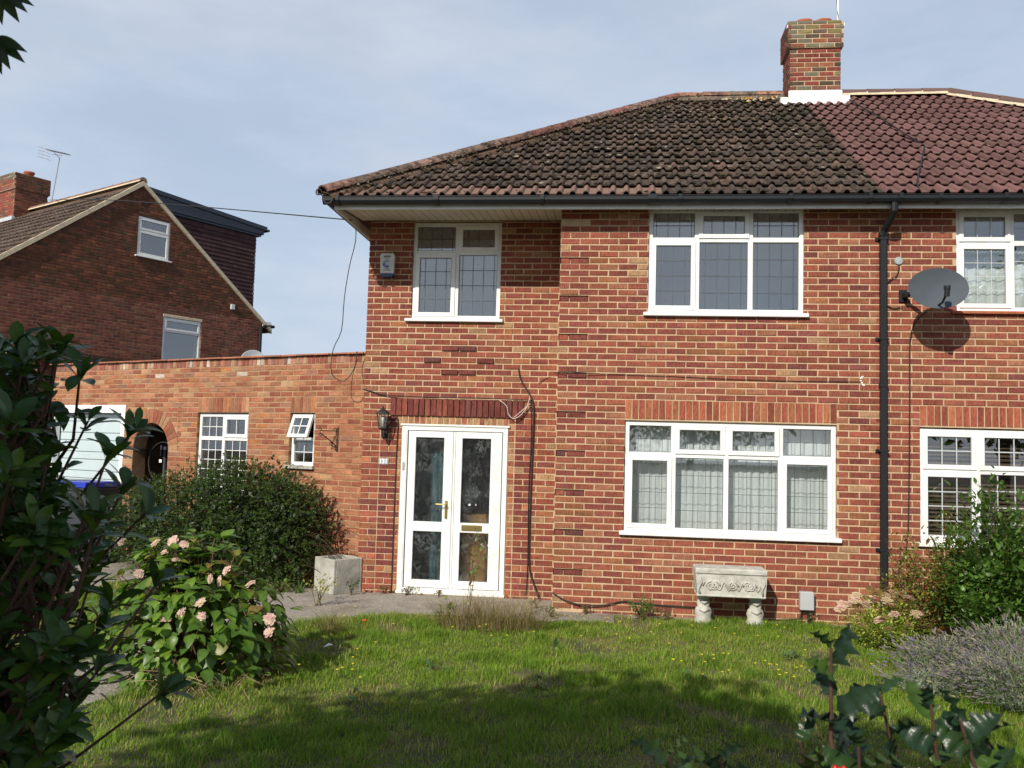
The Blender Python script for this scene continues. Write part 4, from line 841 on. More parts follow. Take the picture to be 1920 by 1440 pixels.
# ================================================================ FITTINGS ON THE MAIN HOUSE
t=thing('alarm_box','cream burglar alarm box with blue round emblem under the upstairs left eaves','alarm box',(-2.238,YL,4.03))
b=MB(); b.prism([(-.085,.045),(.085,.045),(.092,.28),(.075,.30),(-.075,.30),(-.092,.28)],-.075,-.004); b.build('case',M['alarm'],t)
b=MB(); b.prism([(-.083,.044),(.083,.044),(.078,.012),(.055,.0),(-.055,.0),(-.078,.012)],-.07,-.004); b.build('strobe',M['navyp'],t)
def arcdisc(b,a0,a1,r,y,cx=0,cz=0,n=16,mi=0):
    b.add([(cx,y,cz)]+[(cx+r*math.cos(a0+(a1-a0)*k/n),y,cz+r*math.sin(a0+(a1-a0)*k/n)) for k in range(n+1)],[(0,k+2,k+1) for k in range(n)],mi=mi)
b=MB(); arcdisc(b,rad(180),rad(335),.052,-.0766,-.004,.168); arcdisc(b,rad(35),rad(180),.052,-.0764,-.004,.168,mi=1)
b.build('emblem',[M['blue'],M['dishg']],t)
def text(s_,size,m,par,loc,rot=(rad(90),0,0),ext=.0008,align='CENTER',bold=0):
    c=bpy.data.curves.new('lettering','FONT'); c.body=s_; c.size=size; c.align_x=align; c.align_y='CENTER'; c.extrude=ext; c.offset=bold
    o=bpy.data.objects.new('tmp',c); C.objects.link(o); dg=bpy.context.evaluated_depsgraph_get(); me=bpy.data.meshes.new_from_object(o.evaluated_get(dg)); bpy.data.objects.remove(o); me.materials.clear(); me.materials.append(m)
    return link('lettering',me,par,loc,rot)
text('AS',.075,M['alarm'],t,(.016,-.0785,.160),bold=.002)
for nm,x0,x1,zz,hh,dn in (('print_line',-.045,.045,.262,.022,.75),('print_line',-.045,.03,.240,.008,.8),('print_line',-.035,.03,.104,.007,.8),('print_line',-.05,.045,.085,.010,.8)):
    b=MB(); x=x0
    while x<x1:
        w_=hh*random.uniform(.3,.6); b.box(x,x+w_,-.0772,-.0765,zz-hh/2*random.uniform(.7,1),zz+hh/2*random.uniform(.6,1)); x+=w_+hh*.2
    tag(b.build(nm,M['print'],t),kind='stuff')
# wall lantern
t=thing('wall_lantern','black carriage lantern on the brickwork left of the door lintel','wall lamp',(-2.20,YL,2.10))
b=MB(); b.lathe([(.0,.285),(.012,.28),(.014,.255),(.03,.245),(.085,.205),(.092,.19),(.07,.186),(.0,.184)],(0,-.15,0),8); b.lathe([(.0,-.055),(.02,-.045),(.012,-.02),(.045,.0),(.05,.012),(.0,.014)],(0,-.15,0),8); b.build('cap',M['iron'],t)
b=MB()
for k in range(8):
    a=k*math.pi/4; b.tube([(.046*math.cos(a),-.15+.046*math.sin(a),.01),(.078*math.cos(a),-.15+.078*math.sin(a),.188)],.005,4)
b.build('cage',M['iron'],t)
b=MB(); b.lathe([(.040,.014),(.068,.184)],(0,-.15,0),12); b.build('glass',M['glass'],t); b=MB(); b.lathe([(.0,.02),(.014,.02),(.014,.09),(.026,.115),(.024,.14),(.0,.158)],(0,-.15,0),10); b.build('bulb',M['white'],t,smooth=True)
b=MB(); b.tube([(0,-.15,-.04),(0,-.13,-.10),(0,-.07,-.11),(0,-.02,-.06),(0,-.01,.0)],.012,7); b.lathe([(.045,0),(.045,.012),(.03,.02)],(0,0,0),12); b.bev(-.035,.035,-.014,0,-.12,.04,.006); b.build('arm',M['iron'],t)
# number plate
t=thing('house_number','small white ceramic house number plaque left of the front door','number plaque',(-2.205,YL-.002,1.655)); b=MB(); b.bev(-.062,.062,-.012,0,0,.075,.006); b.build('plaque',M['upvc'],t)
b=MB(); b.box(-.056,.056,-.0135,-.0125,.006,.069); b.build('face',M['dishg'],t); text('131',.072,M['white'],t,(.0,-.0145,.037),bold=.002)
# satellite dish
t=thing('satellite_dish','large dark mesh satellite dish beside the black downpipe under the upstairs window','satellite dish',(3.83,0,3.72))
b=MB(); b.bev(-.03,.06,-.02,0,-.07,.07,.004); b.bev(.0,.05,-.14,-.01,-.03,.03,.004); b.tube([(.03,-.12,.0),(.12,-.30,.0),(.2,-.40,.0)],.022,8); b.build('bracket',M['black'],t)
V=[];Fs=[];nr,na=6,40
for i in range(nr+1):
    r=i/nr
    for k in range(na): a=2*math.pi*k/na; V.append((.305*r*math.cos(a),.225*r*math.sin(a),.055*r*r))
for i in range(nr):
    for k in range(na): j=(k+1)%na; Fs.append((i*na+k,i*na+j,(i+1)*na+j,(i+1)*na+k))
VV=np.array(V); b=MB(); b.add(VV,Fs); b.add(VV-np.array([0,0,.006]),[f[::-1] for f in Fs]); e0=nr*na; b.add(np.concatenate([VV[e0:],VV[e0:]-np.array([0,0,.006])]),[(k,(k+1)%na,na+(k+1)%na,na+k) for k in range(na)])
b.build('reflector',M['dish'],t,(.225,-.45,-.005),smooth=True,rot=(rad(82),0,rad(-2)))
b=MB(); b.tube([(.215,-.47,-.19),(.225,-.60,-.17),(.235,-.70,-.09)],.012,7); b.tube([(.235,-.70,-.12),(.24,-.71,-.03)],.028,10); b.lathe([(.0,0),(.034,0),(.034,.04),(.0,.045)],(.24,-.70,-.05),12); b.build('feed_arm',M['black'],t)
b=MB(); b.bev(.14,.30,-.435,-.40,-.05,.05,.01); b.build('back_plate',M['dishg'],t)
# wall bits
t=tag(link('cable_cover',(lambda b:(b.lathe([(.0,0),(.048,0),(.042,.014),(.0,.018)],(0,0,0),14),b.mesh('cable_cover',M['dishg']))[1])(MB()),None,(3.80,-.002,4.12),(rad(90),0,0)),'round grey cable cover on the bricks right of the downpipe top','cable cover')
b=MB(); 
for k in range(10): a=rad(100+k*19); b.tube([(.035*math.cos(a),-.004,.045*math.sin(a)),(.035*math.cos(a)+.02*random.uniform(-.3,1),-.006,.045*math.sin(a)+.02*random.uniform(-1,1))],.009,5)
tag(b.build('sealant_blob',M['white'],None,(3.42,0,2.765)),'white crescent of sealant at the cable end left of the downpipe','sealant')
t=thing('meter_box','small grey utility box low on the wall right of the stone bench','utility box',(2.80,0,.22)); b=MB(); b.bev(-.075,.075,-.095,-.003,0,.20,.008); b.build('case',M['grey'],t); b=MB(); b.tube([(-.05,-.05,.01),(-.06,-.05,-.10),(-.2,-.05,-.12),(-.45,-.06,-.13)],.010,6); b.tube([(.03,-.05,0),(.03,-.04,-.15)],.02,6); b.build('conduit',M['black'],t)
def cable(name,label,P,r=.006,m='cable',cat='cable',sub=3):
    P=[Vector(p) for p in P]; Q=[]
    for i in range(len(P)-1):
        a,b_,c_,d_=P[max(i-1,0)],P[i],P[i+1],P[min(i+2,len(P)-1)]
        for k in range(sub):
            s_=k/sub; Q.append(.5*((2*b_)+(c_-a)*s_+(2*a-5*b_+4*c_-d_)*s_*s_+(3*b_-a-3*c_+d_)*s_**3))
    Q.append(P[-1]); o=P[0]; b=MB(); b.tube([q-o for q in Q],r,5); return tag(b.build(name,M[m],None,o,smooth=True),label,cat)
cable('overhead_wire','thin overhead telephone wire from the far chimney to the main house corner',[Mw@Vector((2.72,5.5,8.72)),(-9.3,6.2,6.62),(-2.60,.25,4.66)],.008,sub=10)
cable('drooping_wire','loose black wire drooping from the left eaves to a loop above the wing',[(-2.66,.6,4.70),(-2.74,.9,4.55),(-2.81,.9,4.21),(-2.86,.9,3.79),(-2.88,.9,3.37),(-2.98,.9,3.12),(-2.99,.9,2.81),(-2.82,.9,2.71),(-2.69,.9,2.88),(-2.66,.9,3.1)],.006)
cable('wall_cable','long black cable across the bricks between upper and lower windows',[(-.28,-.01+YL,2.71),(-.16,YL-.01,2.79),(-.02,YL-.02,2.80),(.0,-.012,2.805),(.6,-.012,2.785),(1.2,-.012,2.775),(1.9,-.012,2.755),(2.7,-.012,2.745),(3.4,-.012,2.752)],.0035)
cable('door_side_cable','black cable bundle running down the bricks right of the front door',[(-.53,YL-.02,2.89),(-.50,YL-.02,2.76),(-.42,YL-.02,2.63),(-.345,YL-.02,2.5),(-.325,YL-.03,2.3),(-.33,YL-.02,1.8),(-.34,YL-.02,1.2),(-.34,YL-.02,.8),(-.33,YL-.02,.45),(-.28,YL-.05,.28),(-.2,YL-.1,.1)],.010)
cable('thin_door_cable','thinner cable beside the bundle right of the front door',[(-.36,YL-.015,2.5),(-.35,YL-.015,2.0),(-.365,YL-.015,1.4),(-.36,YL-.015,.9),(-.355,YL-.015,.5),(-.365,YL-.015,.12)],.006)
cable('pale_loose_cables','tangled pale cables hanging across the right end of the dark door lintel',[(-.75,YL-.05,2.49),(-.66,YL-.06,2.42),(-.64,YL-.05,2.33),(-.58,YL-.06,2.27),(-.5,YL-.06,2.30),(-.42,YL-.05,2.40),(-.38,YL-.04,2.52)],.006,'cableW')
cable('pale_loose_cables','single pale cable slanting from the lintel corner to the black bundle',[(-.57,YL-.055,2.28),(-.48,YL-.055,2.36),(-.37,YL-.04,2.46)],.006,'cableW')
cable('lintel_cable','dark cable along the top edge of the dark door lintel to the lantern',[(-2.5,YL-.01,2.60),(-2.36,YL-.015,2.565),(-2.2,YL-.03,2.53),(-1.6,YL-.045,2.512),(-1.0,YL-.045,2.515),(-.6,YL-.04,2.508),(-.35,YL-.02,2.50)],.006)
cable('lantern_cable','vertical dark cable from the lantern down the brick pier left of door',[(-2.17,YL-.02,2.12),(-2.045,YL-.015,2.25),(-2.042,YL-.012,1.8),(-2.045,YL-.012,1.1),(-2.045,YL-.012,.5),(-2.045,YL-.012,.08)],.007)
cable('corner_wire','short wire hanging at the top of the wing beside the house corner',[(-2.53,YL+.1,3.0),(-2.56,YL+.1,2.85),(-2.53,YL+.1,2.68)],.005)
cable('dish_cable','black cable dropping from the satellite dish down the wall to the flowerbed',[(4.0,-.3,3.5),(3.95,-.1,3.42),(3.915,-.012,3.2),(3.91,-.012,2.6),(3.90,-.012,1.8),(3.885,-.012,1.1),(3.84,-.02,.85),(3.78,-.03,.7),(3.76,-.03,.2)],.0075)
cable('pipe_to_cover_cable','short black cable curving from the downpipe to the round grey cover',[(3.655,-.02,3.84),(3.70,-.02,3.9),(3.78,-.02,3.96),(3.80,-.02,4.08)],.006)
cable('pipe_to_dish_cable','short black cable between the downpipe and the dish bracket',[(3.655,-.02,3.62),(3.74,-.02,3.58),(3.83,-.02,3.60)],.006)
cable('ground_cable','black cable sagging along the foot of the wall below the quoins',[(.0,-.02,.28),(.15,-.03,.20),(.35,-.04,.16),(.6,-.03,.17),(.8,-.02,.22),(1.0,-.02,.2),(1.6,-.03,.19)],.008)
# ---------------- stone trough bench
t=thing('stone_bench','pale carved stone bench on two rounded pedestals against the bay wall','stone bench',(1.935,-.30,GZ))
b=MB(); b.prism([(-.355,.312),(.355,.312),(.372,.54),(.37,.60),(-.37,.60),(-.372,.54)],-.17,.17); b.bev(-.378,.378,-.185,.185,.548,.612,.014); b.bev(-.362,.362,-.18,.18,.312,.335,.008)
b.build('seat_block',M['stone'],t)
b=MB(); 
def swirl(cx,cz,r,s_=1,turn=2.2): return [(cx+s_*r*(1-k/22)*math.cos(k*turn*2*math.pi/20),-.176,cz+r*(1-k/22)*math.sin(k*turn*2*math.pi/20)) for k in range(20)]
for cx,s_ in ((-.19,1),(-.19,-1),(0,1),(.19,1),(.19,-1)): b.tube(swirl(cx+s_*.018,.43,.055,s_),.009,5)
b.tube([( -.30+.6*k/40,-.176,.43+.045*math.sin(k*.95)) for k in range(41)],.009,5)
for cx in (-.33,.33): b.tube([(cx,-.176,.34),(cx-.015,-.178,.40),(cx+.015,-.178,.46),(cx,-.176,.52)],.012,5)
b.build('carving',M['stone'],t,smooth=True)
for sx_ in (-1,1):
    b=MB(); V=[];n=16; prof=[(.10,.0),(.105,.03),(.085,.07),(.10,.11),(.085,.15),(.065,.17),(.078,.205),(.062,.235),(.075,.262),(.075,.285)]
    b.lathe(prof,(0,0,0),n); b.tube([(-.05,-.075,.15),(0,-.10,.13),(.05,-.075,.15)],.018,6); b.tube([(-.04,-.07,.225),(0,-.088,.21),(.04,-.07,.225)],.014,6); b.bev(-.085,.085,-.09,.09,.265,.286,.006)
    b.build('pedestal',M['stone'],t,(sx_*.275,0,0),smooth=True).scale=(.95,.95,1.10)
# ---------------- square concrete planter
t=thing('square_planter','empty square concrete planter standing at the corner between wing and house','planter',(-2.72,.66,GZ),rad(-38))
b=MB(); a=.21; hgt=.42
for q in ((-a,a,-a,-a+.035),(-a,a,a-.035,a),(-a,-a+.035,-a+.035,a-.035),(a-.035,a,-a+.035,a-.035)): b.bev(q[0],q[1],q[2],q[3],0,hgt,.006)
b.build('shell',M['concrete'],t); b=MB(); b.box(-a+.03,a-.03,-a+.03,a-.03,.05,.30); b.build('soil_fill',M['soil'],t)
# ================================================================ PLANTS
def at(px,py,d): return CAM+d*(F+R2*((px-960)/1676)-U2*((py-720)/1676))
HP=[(0,.05),(.10,.42),(.20,.86),(.30,.62),(.42,.66),(.54,1.0),(.64,.60),(.74,.50),(.84,.62),(.90,.26),(1,.0)]
def leafV(Ln,Wd,n=5,fold=.18,curl=.25,shape='ell'):
    V=[];T=[]
    if shape=='holly': n=10
    for i in range(n+1):
        t=i/n
        if shape=='ell': w=math.sin(math.pi*min(1,t*.96+.02))**.8
        elif shape=='obov': w=math.sin(math.pi*t**1.45)**.62 if 0<t<1 else 0
        elif shape=='heart': w=(math.sin(math.pi*t**.62)**.8)*(1.0 if t<.8 else 1) if 0<t<1 else (.25 if t==0 else 0)
        elif shape=='lance': w=math.sin(math.pi*t**.8) if 0<t<1 else 0
        elif shape=='holly': t,w=HP[i]
        w=max(w,.03)*Wd/2; z=-curl*Ln*t*t; wav=(.009 if i in (2,5,8) else -.003)*Ln/.06 if shape=='holly' else 0
        y=Ln*t
        V+=[(-w,y-(.0 if shape!='holly' else 0),z+fold*w+wav),(0,y,z),(w,y,z+fold*w+wav)]; T+=[1,1.25,1]
    Fq=[]
    for i in range(n):
        a=i*3; Fq+=[(a,a+1,a+4,a+3),(a+1,a+2,a+5,a+4)]
    return np.array(V),Fq,np.array(T)
def basis(d,up):
    d=Vector(d).normalized(); x=d.cross(Vector(up)); 
    if x.length<1e-3: x=d.orthogonal()
    x.normalize(); z=x.cross(d); return Matrix((x,d,z)).transposed()
class Fol:
    """leaf placements of one plant: the nearest become parts of their own, the rest one joined part"""
    def __init__(s,root,variants,tints,m='leaf'): 
        s.root=root; s.var=[]; s.p=[]; s.m=m
        for (V,Fq,T) in variants:
            for c in tints: s.var.append((V,Fq,T[:,None]*np.array(c)[None]))
    def put(s,pos,d,up=(0,0,1),sc=1,v=None): s.p.append((Vector(pos),basis(d,up),sc,random.randrange(len(s.var)) if v is None else v))
    def finish(s,nmax=300,name='leaf',stuff='leaves',smooth=True):
        s.p.sort(key=lambda q:(q[0]-CAM).length-(.0 if abs(((q[0]-CAM).dot(R2))/max(.1,(q[0]-CAM).dot(F)))<.58 else -50))
        me={}; loc=s.root.location
        for pos,B_,sc,v in s.p[:nmax]:
            if v not in me: b=MB(); b.add(*[s.var[v][0],s.var[v][1],s.var[v][2]]); me[v]=b.mesh(name,M[s.m],smooth)
            o=bpy.data.objects.new(name,me[v]); C.objects.link(o); o.parent=s.root; o.matrix_basis=Matrix.Translation(pos-loc)@B_.to_4x4()@Matrix.Scale(sc,4)
        if len(s.p)>nmax:
            b=MB()
            for pos,B_,sc,v in s.p[nmax:]:
                V,Fq,T=s.var[v]; Bn=np.array(B_); b.add(V@Bn.T*sc+np.array(pos-loc),Fq,T*random.uniform(.8,1.2))
            tag(b.build(stuff,M[s.m],s.root,smooth=smooth),kind='stuff')
def rnd(a,b): return random.uniform(a,b)
def ru(): 
    v=Vector((random.gauss(0,1),random.gauss(0,1),random.gauss(0,1))); return v.normalized()
def masscloud(mb,n,pos_dir,V,Fq,T,tints,sc=(.7,1.3)):
    """vectorised: pos_dir(n)->(P,D,Up)"""
    P,D,Up=pos_dir(n); D=D/np.linalg.norm(D,axis=1,keepdims=True); X=np.cross(D,Up); X/=np.linalg.norm(X,axis=1,keepdims=True)+1e-9; Z=np.cross(X,D)
    S_=RNG.uniform(sc[0],sc[1],(n,1,1)); W_=(V[None,:,0:1]*X[:,None]+V[None,:,1:2]*D[:,None]+V[None,:,2:3]*Z[:,None])*S_+P[:,None]
    k=len(V); Fa=np.array(Fq); idx=(np.arange(n)*k)[:,None,None]+Fa[None]
    ti=np.array(tints)[RNG.integers(0,len(tints),n)]*RNG.uniform(.75,1.25,(n,1)); TT=(ti[:,None]*T[None,:,None])
    mb.add(W_.reshape(-1,3),idx.reshape(-1,Fa.shape[1]),TT.reshape(-1,3))
QL=(np.array([(0,0,0),(.5,.45,.06),(0,1,0),(-.5,.45,.06)],float),[(0,1,2,3)],np.array([1,1,1,1.]))
def quadleaf(L_,W_): V,Fq,T=QL; return V*np.array([W_,L_,L_]),Fq,T
def ell(cs,n,shell=.55,out=1.0,jit=.6,upb=.3):
    cs=np.array(cs); w=cs[:,3]*cs[:,4]*cs[:,5]; k=RNG.choice(len(cs),n,p=w/w.sum()); u=RNG.normal(size=(n,3)); u/=np.linalg.norm(u,axis=1,keepdims=True)
    r=shell+(1-shell)*RNG.random((n,1))**.6; bump=1+.10*np.sin(u[:,0:1]*7+k[:,None])+.08*np.sin(u[:,2:3]*9+u[:,1:2]*6); P=cs[k,:3]+u*cs[k,3:6]*r*bump
    P[:,2]=np.maximum(P[:,2],.08); D=u*out+RNG.normal(size=(n,3))*jit+np.array([0,0,upb]); return P,D,RNG.normal(size=(n,3))*.5+np.array([0,0,1.])
# ---- left foreground shrub
t=thing('leathery_shrub','large dark shrub with leathery oval leaves filling the lower left foreground','shrub',(-1.25,-8.25,GZ-.03))
vs=[leafV(.080,.034,7,.22,.22,'obov'),leafV(.068,.030,7,.32,.35,'obov'),leafV(.086,.031,7,.15,.12,'obov')]
fo=Fol(t,vs,[(.042,.095,.016),(.034,.075,.016),(.07,.125,.016),(.045,.085,.024)],'leafg')
edge=[(600,60),(625,110),(660,140),(700,165),(740,140),(780,150),(830,185),(880,200),(930,235),(980,270),(1030,230),(1080,235),(1130,255),(1180,235),(1230,190),(1280,200),(1330,190),(1380,150),(1440,170),(1520,180)]
def exr(y):
    for (a,b),(c,d) in zip(edge,edge[1:]):
        if a<=y<=c: return b+(d-b)*(y-a)/(c-a)
    return 100
tb=MB(); stems=[[Vector((-1.25,-8.25,.05)),Vector((-1.12,-8.22,.7)),Vector((-.98,-8.2,1.3)),Vector((-.88,-8.2,2.0))],[Vector((-1.25,-8.2,.05)),Vector((-1.2,-8.0,.8)),Vector((-1.05,-7.9,1.4)),Vector((-1.0,-7.85,1.9))],[Vector((-1.2,-8.3,.05)),Vector((-1.0,-8.3,.5)),Vector((-.85,-8.25,1.0)),Vector((-.72,-8.2,1.5))]]
for st in stems: tb.tube(st,[.018,.014,.010,.005],7)
tips=[at(60,650,2.3),at(110,640,2.35),at(95,665,2.2),at(150,700,2.3),at(205,845,2.2),at(300,1085,2.35),at(255,800,2.5),at(165,790,2.4),at(235,905,2.25),at(60,640,2.35),at(110,655,2.4),at(275,960,2.5),at(315,1290,2.3),at(190,1250,2.2)]
while len(tips)<360:
    y=rnd(640,1560); xm=exr(min(y,1500)); x=xm-(75 if y<940 else 40)-abs(random.gauss(0,1))*150-rnd(0,20)
    if len(tips)>200: x=rnd(-200,110); y=rnd(760,1560)
    if x<-420: continue
    tips.append(at(x,y,rnd(1.95,3.0)))
for tp in tips:
    zt=tp.z-rnd(.12,.5); best=min(((s_[i].lerp(s_[i+1],k/8)) for s_ in stems for i in range(3) for k in range(9)),key=lambda q:abs(q.z-zt)*1.5+(q-tp).length*.3+rnd(0,.25))
    mid=best.lerp(tp,.55)+Vector((rnd(-.03,.03),rnd(-.03,.03),-.04)); tb.tube([best,mid,tp],[.006,.0045,.003],5,(1,1,1))
    ax=((tp-mid).normalized()+Vector((0,0,.35))).normalized(); n=random.randint(6,9); ph=rnd(0,6)
    X=ax.orthogonal().normalized(); Y=ax.cross(X)
    for k in range(5):
        q_=best.lerp(tp,rnd(.35,.9))+Vector((rnd(-.015,.015),rnd(-.015,.015),-.01)); a=rnd(0,6.3); fo.put(q_,(X*math.cos(a)+Y*math.sin(a))+ax*.5,ax+Vector((0,0,.5)),rnd(.7,1.1))
    for k in range(n):
        a=ph+k*2.4; sp=rnd(.5,1.15)*(1 if k<5 else .6); d=ax*math.cos(sp)+(X*math.cos(a)+Y*math.sin(a))*math.sin(sp); d.z-=.15
        fo.put(tp-ax*.006*k,d,ax+Vector((0,0,.4)),rnd(.75,1.2))
tb2=[]
o=tb.build('branches',M['twig'],t,-t.location); fo.finish(300)
# ---- holly
t=thing('holly_bush','dark glossy spiny holly sprigs rising into the lower right foreground','holly bush',(1.1,-9.1,GZ-.03))
vs=[leafV(.064,.043,8,.18,.22,'holly'),leafV(.054,.040,8,.30,.38,'holly')]
fo=Fol(t,vs,[(.020,.045,.014),(.040,.078,.014),(.016,.036,.018)],'leafg'); tb=MB()
for bx,by,tx,ty,d,n in [(1590,1560,1558,1215,1.22,10),(1700,1580,1650,1300,1.30,6),(1760,1580,1745,1320,1.3,8),(1870,1600,1800,1350,1.22,7),(1900,1600,1850,1380,1.3,6),(1270,1560,1255,1415,1.25,6),(1400,1580,1350,1425,1.35,6),(1640,1600,1610,1400,1.15,8),(1540,1600,1500,1390,1.25,4)]:
    a=at(bx,by,d+.05); b_=at(tx,ty,d); c=a.lerp(b_,.5)+Vector((rnd(-.01,.01),.01,0)); tb.tube([Vector((a.x+.0,a.y+.03,.4)),a,c,b_],[.006,.004,.0032,.002],6,(1,1,1))
    for k in range(n):
        u=k/max(1,n-1); p=a.lerp(b_,.25+.75*u); an=k*2.4+rnd(-.3,.3); d_=Vector((math.cos(an),.7*math.sin(an),.35+.9*u*u)); fo.put(p,d_,Vector((0,-.25,.9))+ru()*1.0,rnd(.8,1.15)*(1 if u<.9 else .7))
tb.build('stems',M['twig'],t,-t.location); fo.finish(300)
bb=MB(); bb.lathe([(0,-.004),(.0035,-.002),(.0042,.0),(.003,.003),(0,.004)],(0,0,0),8); bme=bb.mesh('berry',mat('red_berry',(.45,.02,.01),.3,var=.1),True)
for q_ in ((1566,1440),(1574,1443),(1582,1441)): link('berry',bme,t,at(q_[0],q_[1],1.17)-t.location)
# ---- overhanging leaves top-left belong to the shade tree behind the camera
TR=Vector((-2.3,-11.6,0))
t=thing('shade_tree','broad-leaved tree whose drooping pointed leaves hang into the top left corner','tree',(TR.x,TR.y,GZ-.03)); 
tb=MB(); tb.tube([(0,0,0),(.05,0,1.2),(-.05,.05,2.2),(.0,.1,3.2),(.05,.1,4.6)],[.22,.17,.14,.10,.04],12)
for k in range(14):
    a=k*2.4; z0=2.2+k*.14; r=rnd(1.0,1.6); tb.tube([(0,0,z0),(.5*r*math.cos(a),.5*r*math.sin(a),z0+.55),(r*math.cos(a),r*math.sin(a),z0+.9)],[.06,.035,.012],7)
end=at(-25,-10,1.62)-t.location; tb.tube([(0,.1,2.6),(.7,1.2,2.9),(1.3,2.1,2.95),end],[.05,.03,.014,.004],7)
tb.build('trunk',M['bark'],t)
vs=[leafV(.10,.036,8,.2,.25,'lance')]; fo=Fol(t,vs,[(.018,.035,.012),(.024,.045,.014)],'leaf')
for cxp,cyp,dd,n,sc_ in [(-5,-22,1.62,6,.62),(-14,70,1.6,6,.62)]:
    c=at(cxp,cyp,dd)
    for k in range(n):
        an=rad(-150+k*115/(n-1)) if n>1 else 0; d_=R2*math.cos(an+rad(75))*1.0-U2*1.0*abs(math.cos(an*.3))+F*rnd(-.2,.2); d_=R2*(-.55+1.5*k/(n-1))-U2*(1.05-.15*k)+F*rnd(-.15,.15); fo.put(c,d_,-F+U2*.4,sc_)
fo.finish(300)
crown=MB(); V,Fq,T=quadleaf(.15,.10)
cc=[(.45,.9,4.2,1.9,1.25,.95),(-.9,.9,4.1,1.2,1.1,.8),(1.9,.9,4.2,1.05,1.0,.75),(.6,1.9,4.35,1.2,.75,.6),(2.5,1.2,4.35,.75,.7,.5),(.3,-.6,4.1,1.7,1.1,1.0)]
masscloud(crown,12500,lambda n:ell(cc,n,.25,.4,1.0,-.2),V,Fq,T,[(.04,.075,.018),(.05,.09,.02),(.035,.06,.02)]); tag(crown.build('crown',M['leaf'],t),kind='stuff')
# other trees on the street side, seen only as reflections in the panes
for i,(x,y,h,r) in enumerate([(11.5,-16,7.5,2.6),(17.5,-20,9,3.4),(-12,-24,8,3.2),(4.5,-34,7,4.5),(-4,-36,6.5,4.5),(24,-30,9,4.5)]):
    q=thing('street_tree',['leafy tree on the street side, reflected in the upstairs right window','taller tree further along the street behind the camera','tree far left across the street behind the camera','wide tree straight behind the camera across the street','wide low tree behind the camera, left across the street','large tree far right across the street'][i],'tree',(x,y,GZ-.03)); b=MB(); b.tube([(0,0,0),(.05,.05,h*.4),(0,.1,h*.75)],[.2,.15,.05],8); b.build('trunk',M['bark'],q)
    b=MB(); V,Fq,T=quadleaf(.28,.2); masscloud(b,3200,lambda n:ell([(0,0,h*.65,r,r,h*.36),(r*.4,0,h*.5,r*.7,r*.7,h*.25),(-r*.5,.3,h*.55,r*.6,r*.6,h*.25)],n,.3,.4,1,-.1),V,Fq,T,[(.045,.08,.02),(.06,.10,.025)]); tag(b.build('crown',M['leaf'],q),kind='stuff')
# ---- hydrangea
HC=Vector((-2.62,-3.45,0))
t=thing('hydrangea','rounded hydrangea with broad green leaves and faded pink flower heads on the lawn edge','hydrangea',(HC.x,HC.y,GZ-.02))
vs=[leafV(.135,.095,6,.18,.30,'heart'),leafV(.12,.085,6,.30,.42,'heart'),leafV(.105,.075,5,.25,.2,'heart')]
fo=Fol(t,vs,[(.085,.155,.018),(.06,.12,.018),(.12,.20,.022),(.075,.14,.024)],'leaf')
fy=Fol(t,vs,[(.26,.20,.035),(.20,.13,.04),(.16,.17,.03)],'leaf')
st=MB()
for k in range(190):
    a=rnd(0,6.28); e=random.random()**.75; zt=(1.16*math.sqrt(max(.03,1-e*e*.92)))*rnd(.72,1.04); p=Vector((HC.x+.80*e*math.cos(a)*(1.05 if math.cos(a)<0 else .95),HC.y+.62*e*math.sin(a),max(.25,zt)))
    b0=Vector((HC.x+rnd(-.15,.15),HC.y+rnd(-.15,.15),.05)); st.tube([b0,b0.lerp(p,.5)+Vector((0,0,.08)),p],[.007,.006,.004],5,(.16,.11,.06))
    ax=(p-b0).normalized(); X=ax.orthogonal().normalized(); Y=ax.cross(X)
    for j in range(7):
        an=j*1.57+ (j//2)*.8+k; q=b0.lerp(p,1-.09*(j//2)-.02); d=(X*math.cos(an)+Y*math.sin(an))+ax*(.55 if j<2 else .1)+Vector((0,0,-.1 if j>3 else .15)); (fy if (random.random()<.09 or (j>4 and p.x<-2.95 and random.random()<.3)) else fo).put(q,d,ax+Vector((0,0,.6)),rnd(.7,1.1))
for k in range(520):
    a=rnd(0,6.28); e=rnd(.55,1); p=Vector((HC.x+.80*e*math.cos(a),HC.y+.62*e*math.sin(a),rnd(.10,.85)*(1.25-.5*e))); fo.put(p,Vector((math.cos(a),math.sin(a),rnd(-.7,.1)))+ru()*.4,Vector((math.cos(a)*.6,math.sin(a)*.6,.8)),rnd(.6,1.05))
tag(st.build('stems',M['dry'],t,-t.location),kind='stuff'); fo.finish(300); fy.finish(300,'yellowed_leaf','yellowed_leaves')
def flowerhead(r,cols,n=16,bcol=(.20,.13,.08)):
    b=MB()
    for i in range(n):
        a=i*2.4; rr=r*math.sqrt((i+.5)/n); c=Vector((rr*math.cos(a),rr*math.sin(a),.035*(1-(rr/r)**2)+rnd(-.006,.008))); s_=rnd(.017,.023); col=random.choice(cols); ph=rnd(0,1.5)
        for k in range(4):
            u=ph+k*math.pi/2; d1=Vector((math.cos(u),math.sin(u),rnd(-.1,.3))); d2=Vector((-math.sin(u),math.cos(u),0))
            b.add([tuple(c),tuple(c+d1*s_*.6+d2*s_*.55),tuple(c+d1*s_*1.15),tuple(c+d1*s_*.6-d2*s_*.55)],[(0,1,2,3)],shade(col,rnd(.85,1.1)))
    for i in range(5): a=rnd(0,6.3); rr=rnd(0,r*.8); c=(rr*math.cos(a),rr*math.sin(a),.02); b.tube([(0,0,-.02),c],.0015,3,bcol)
    return b
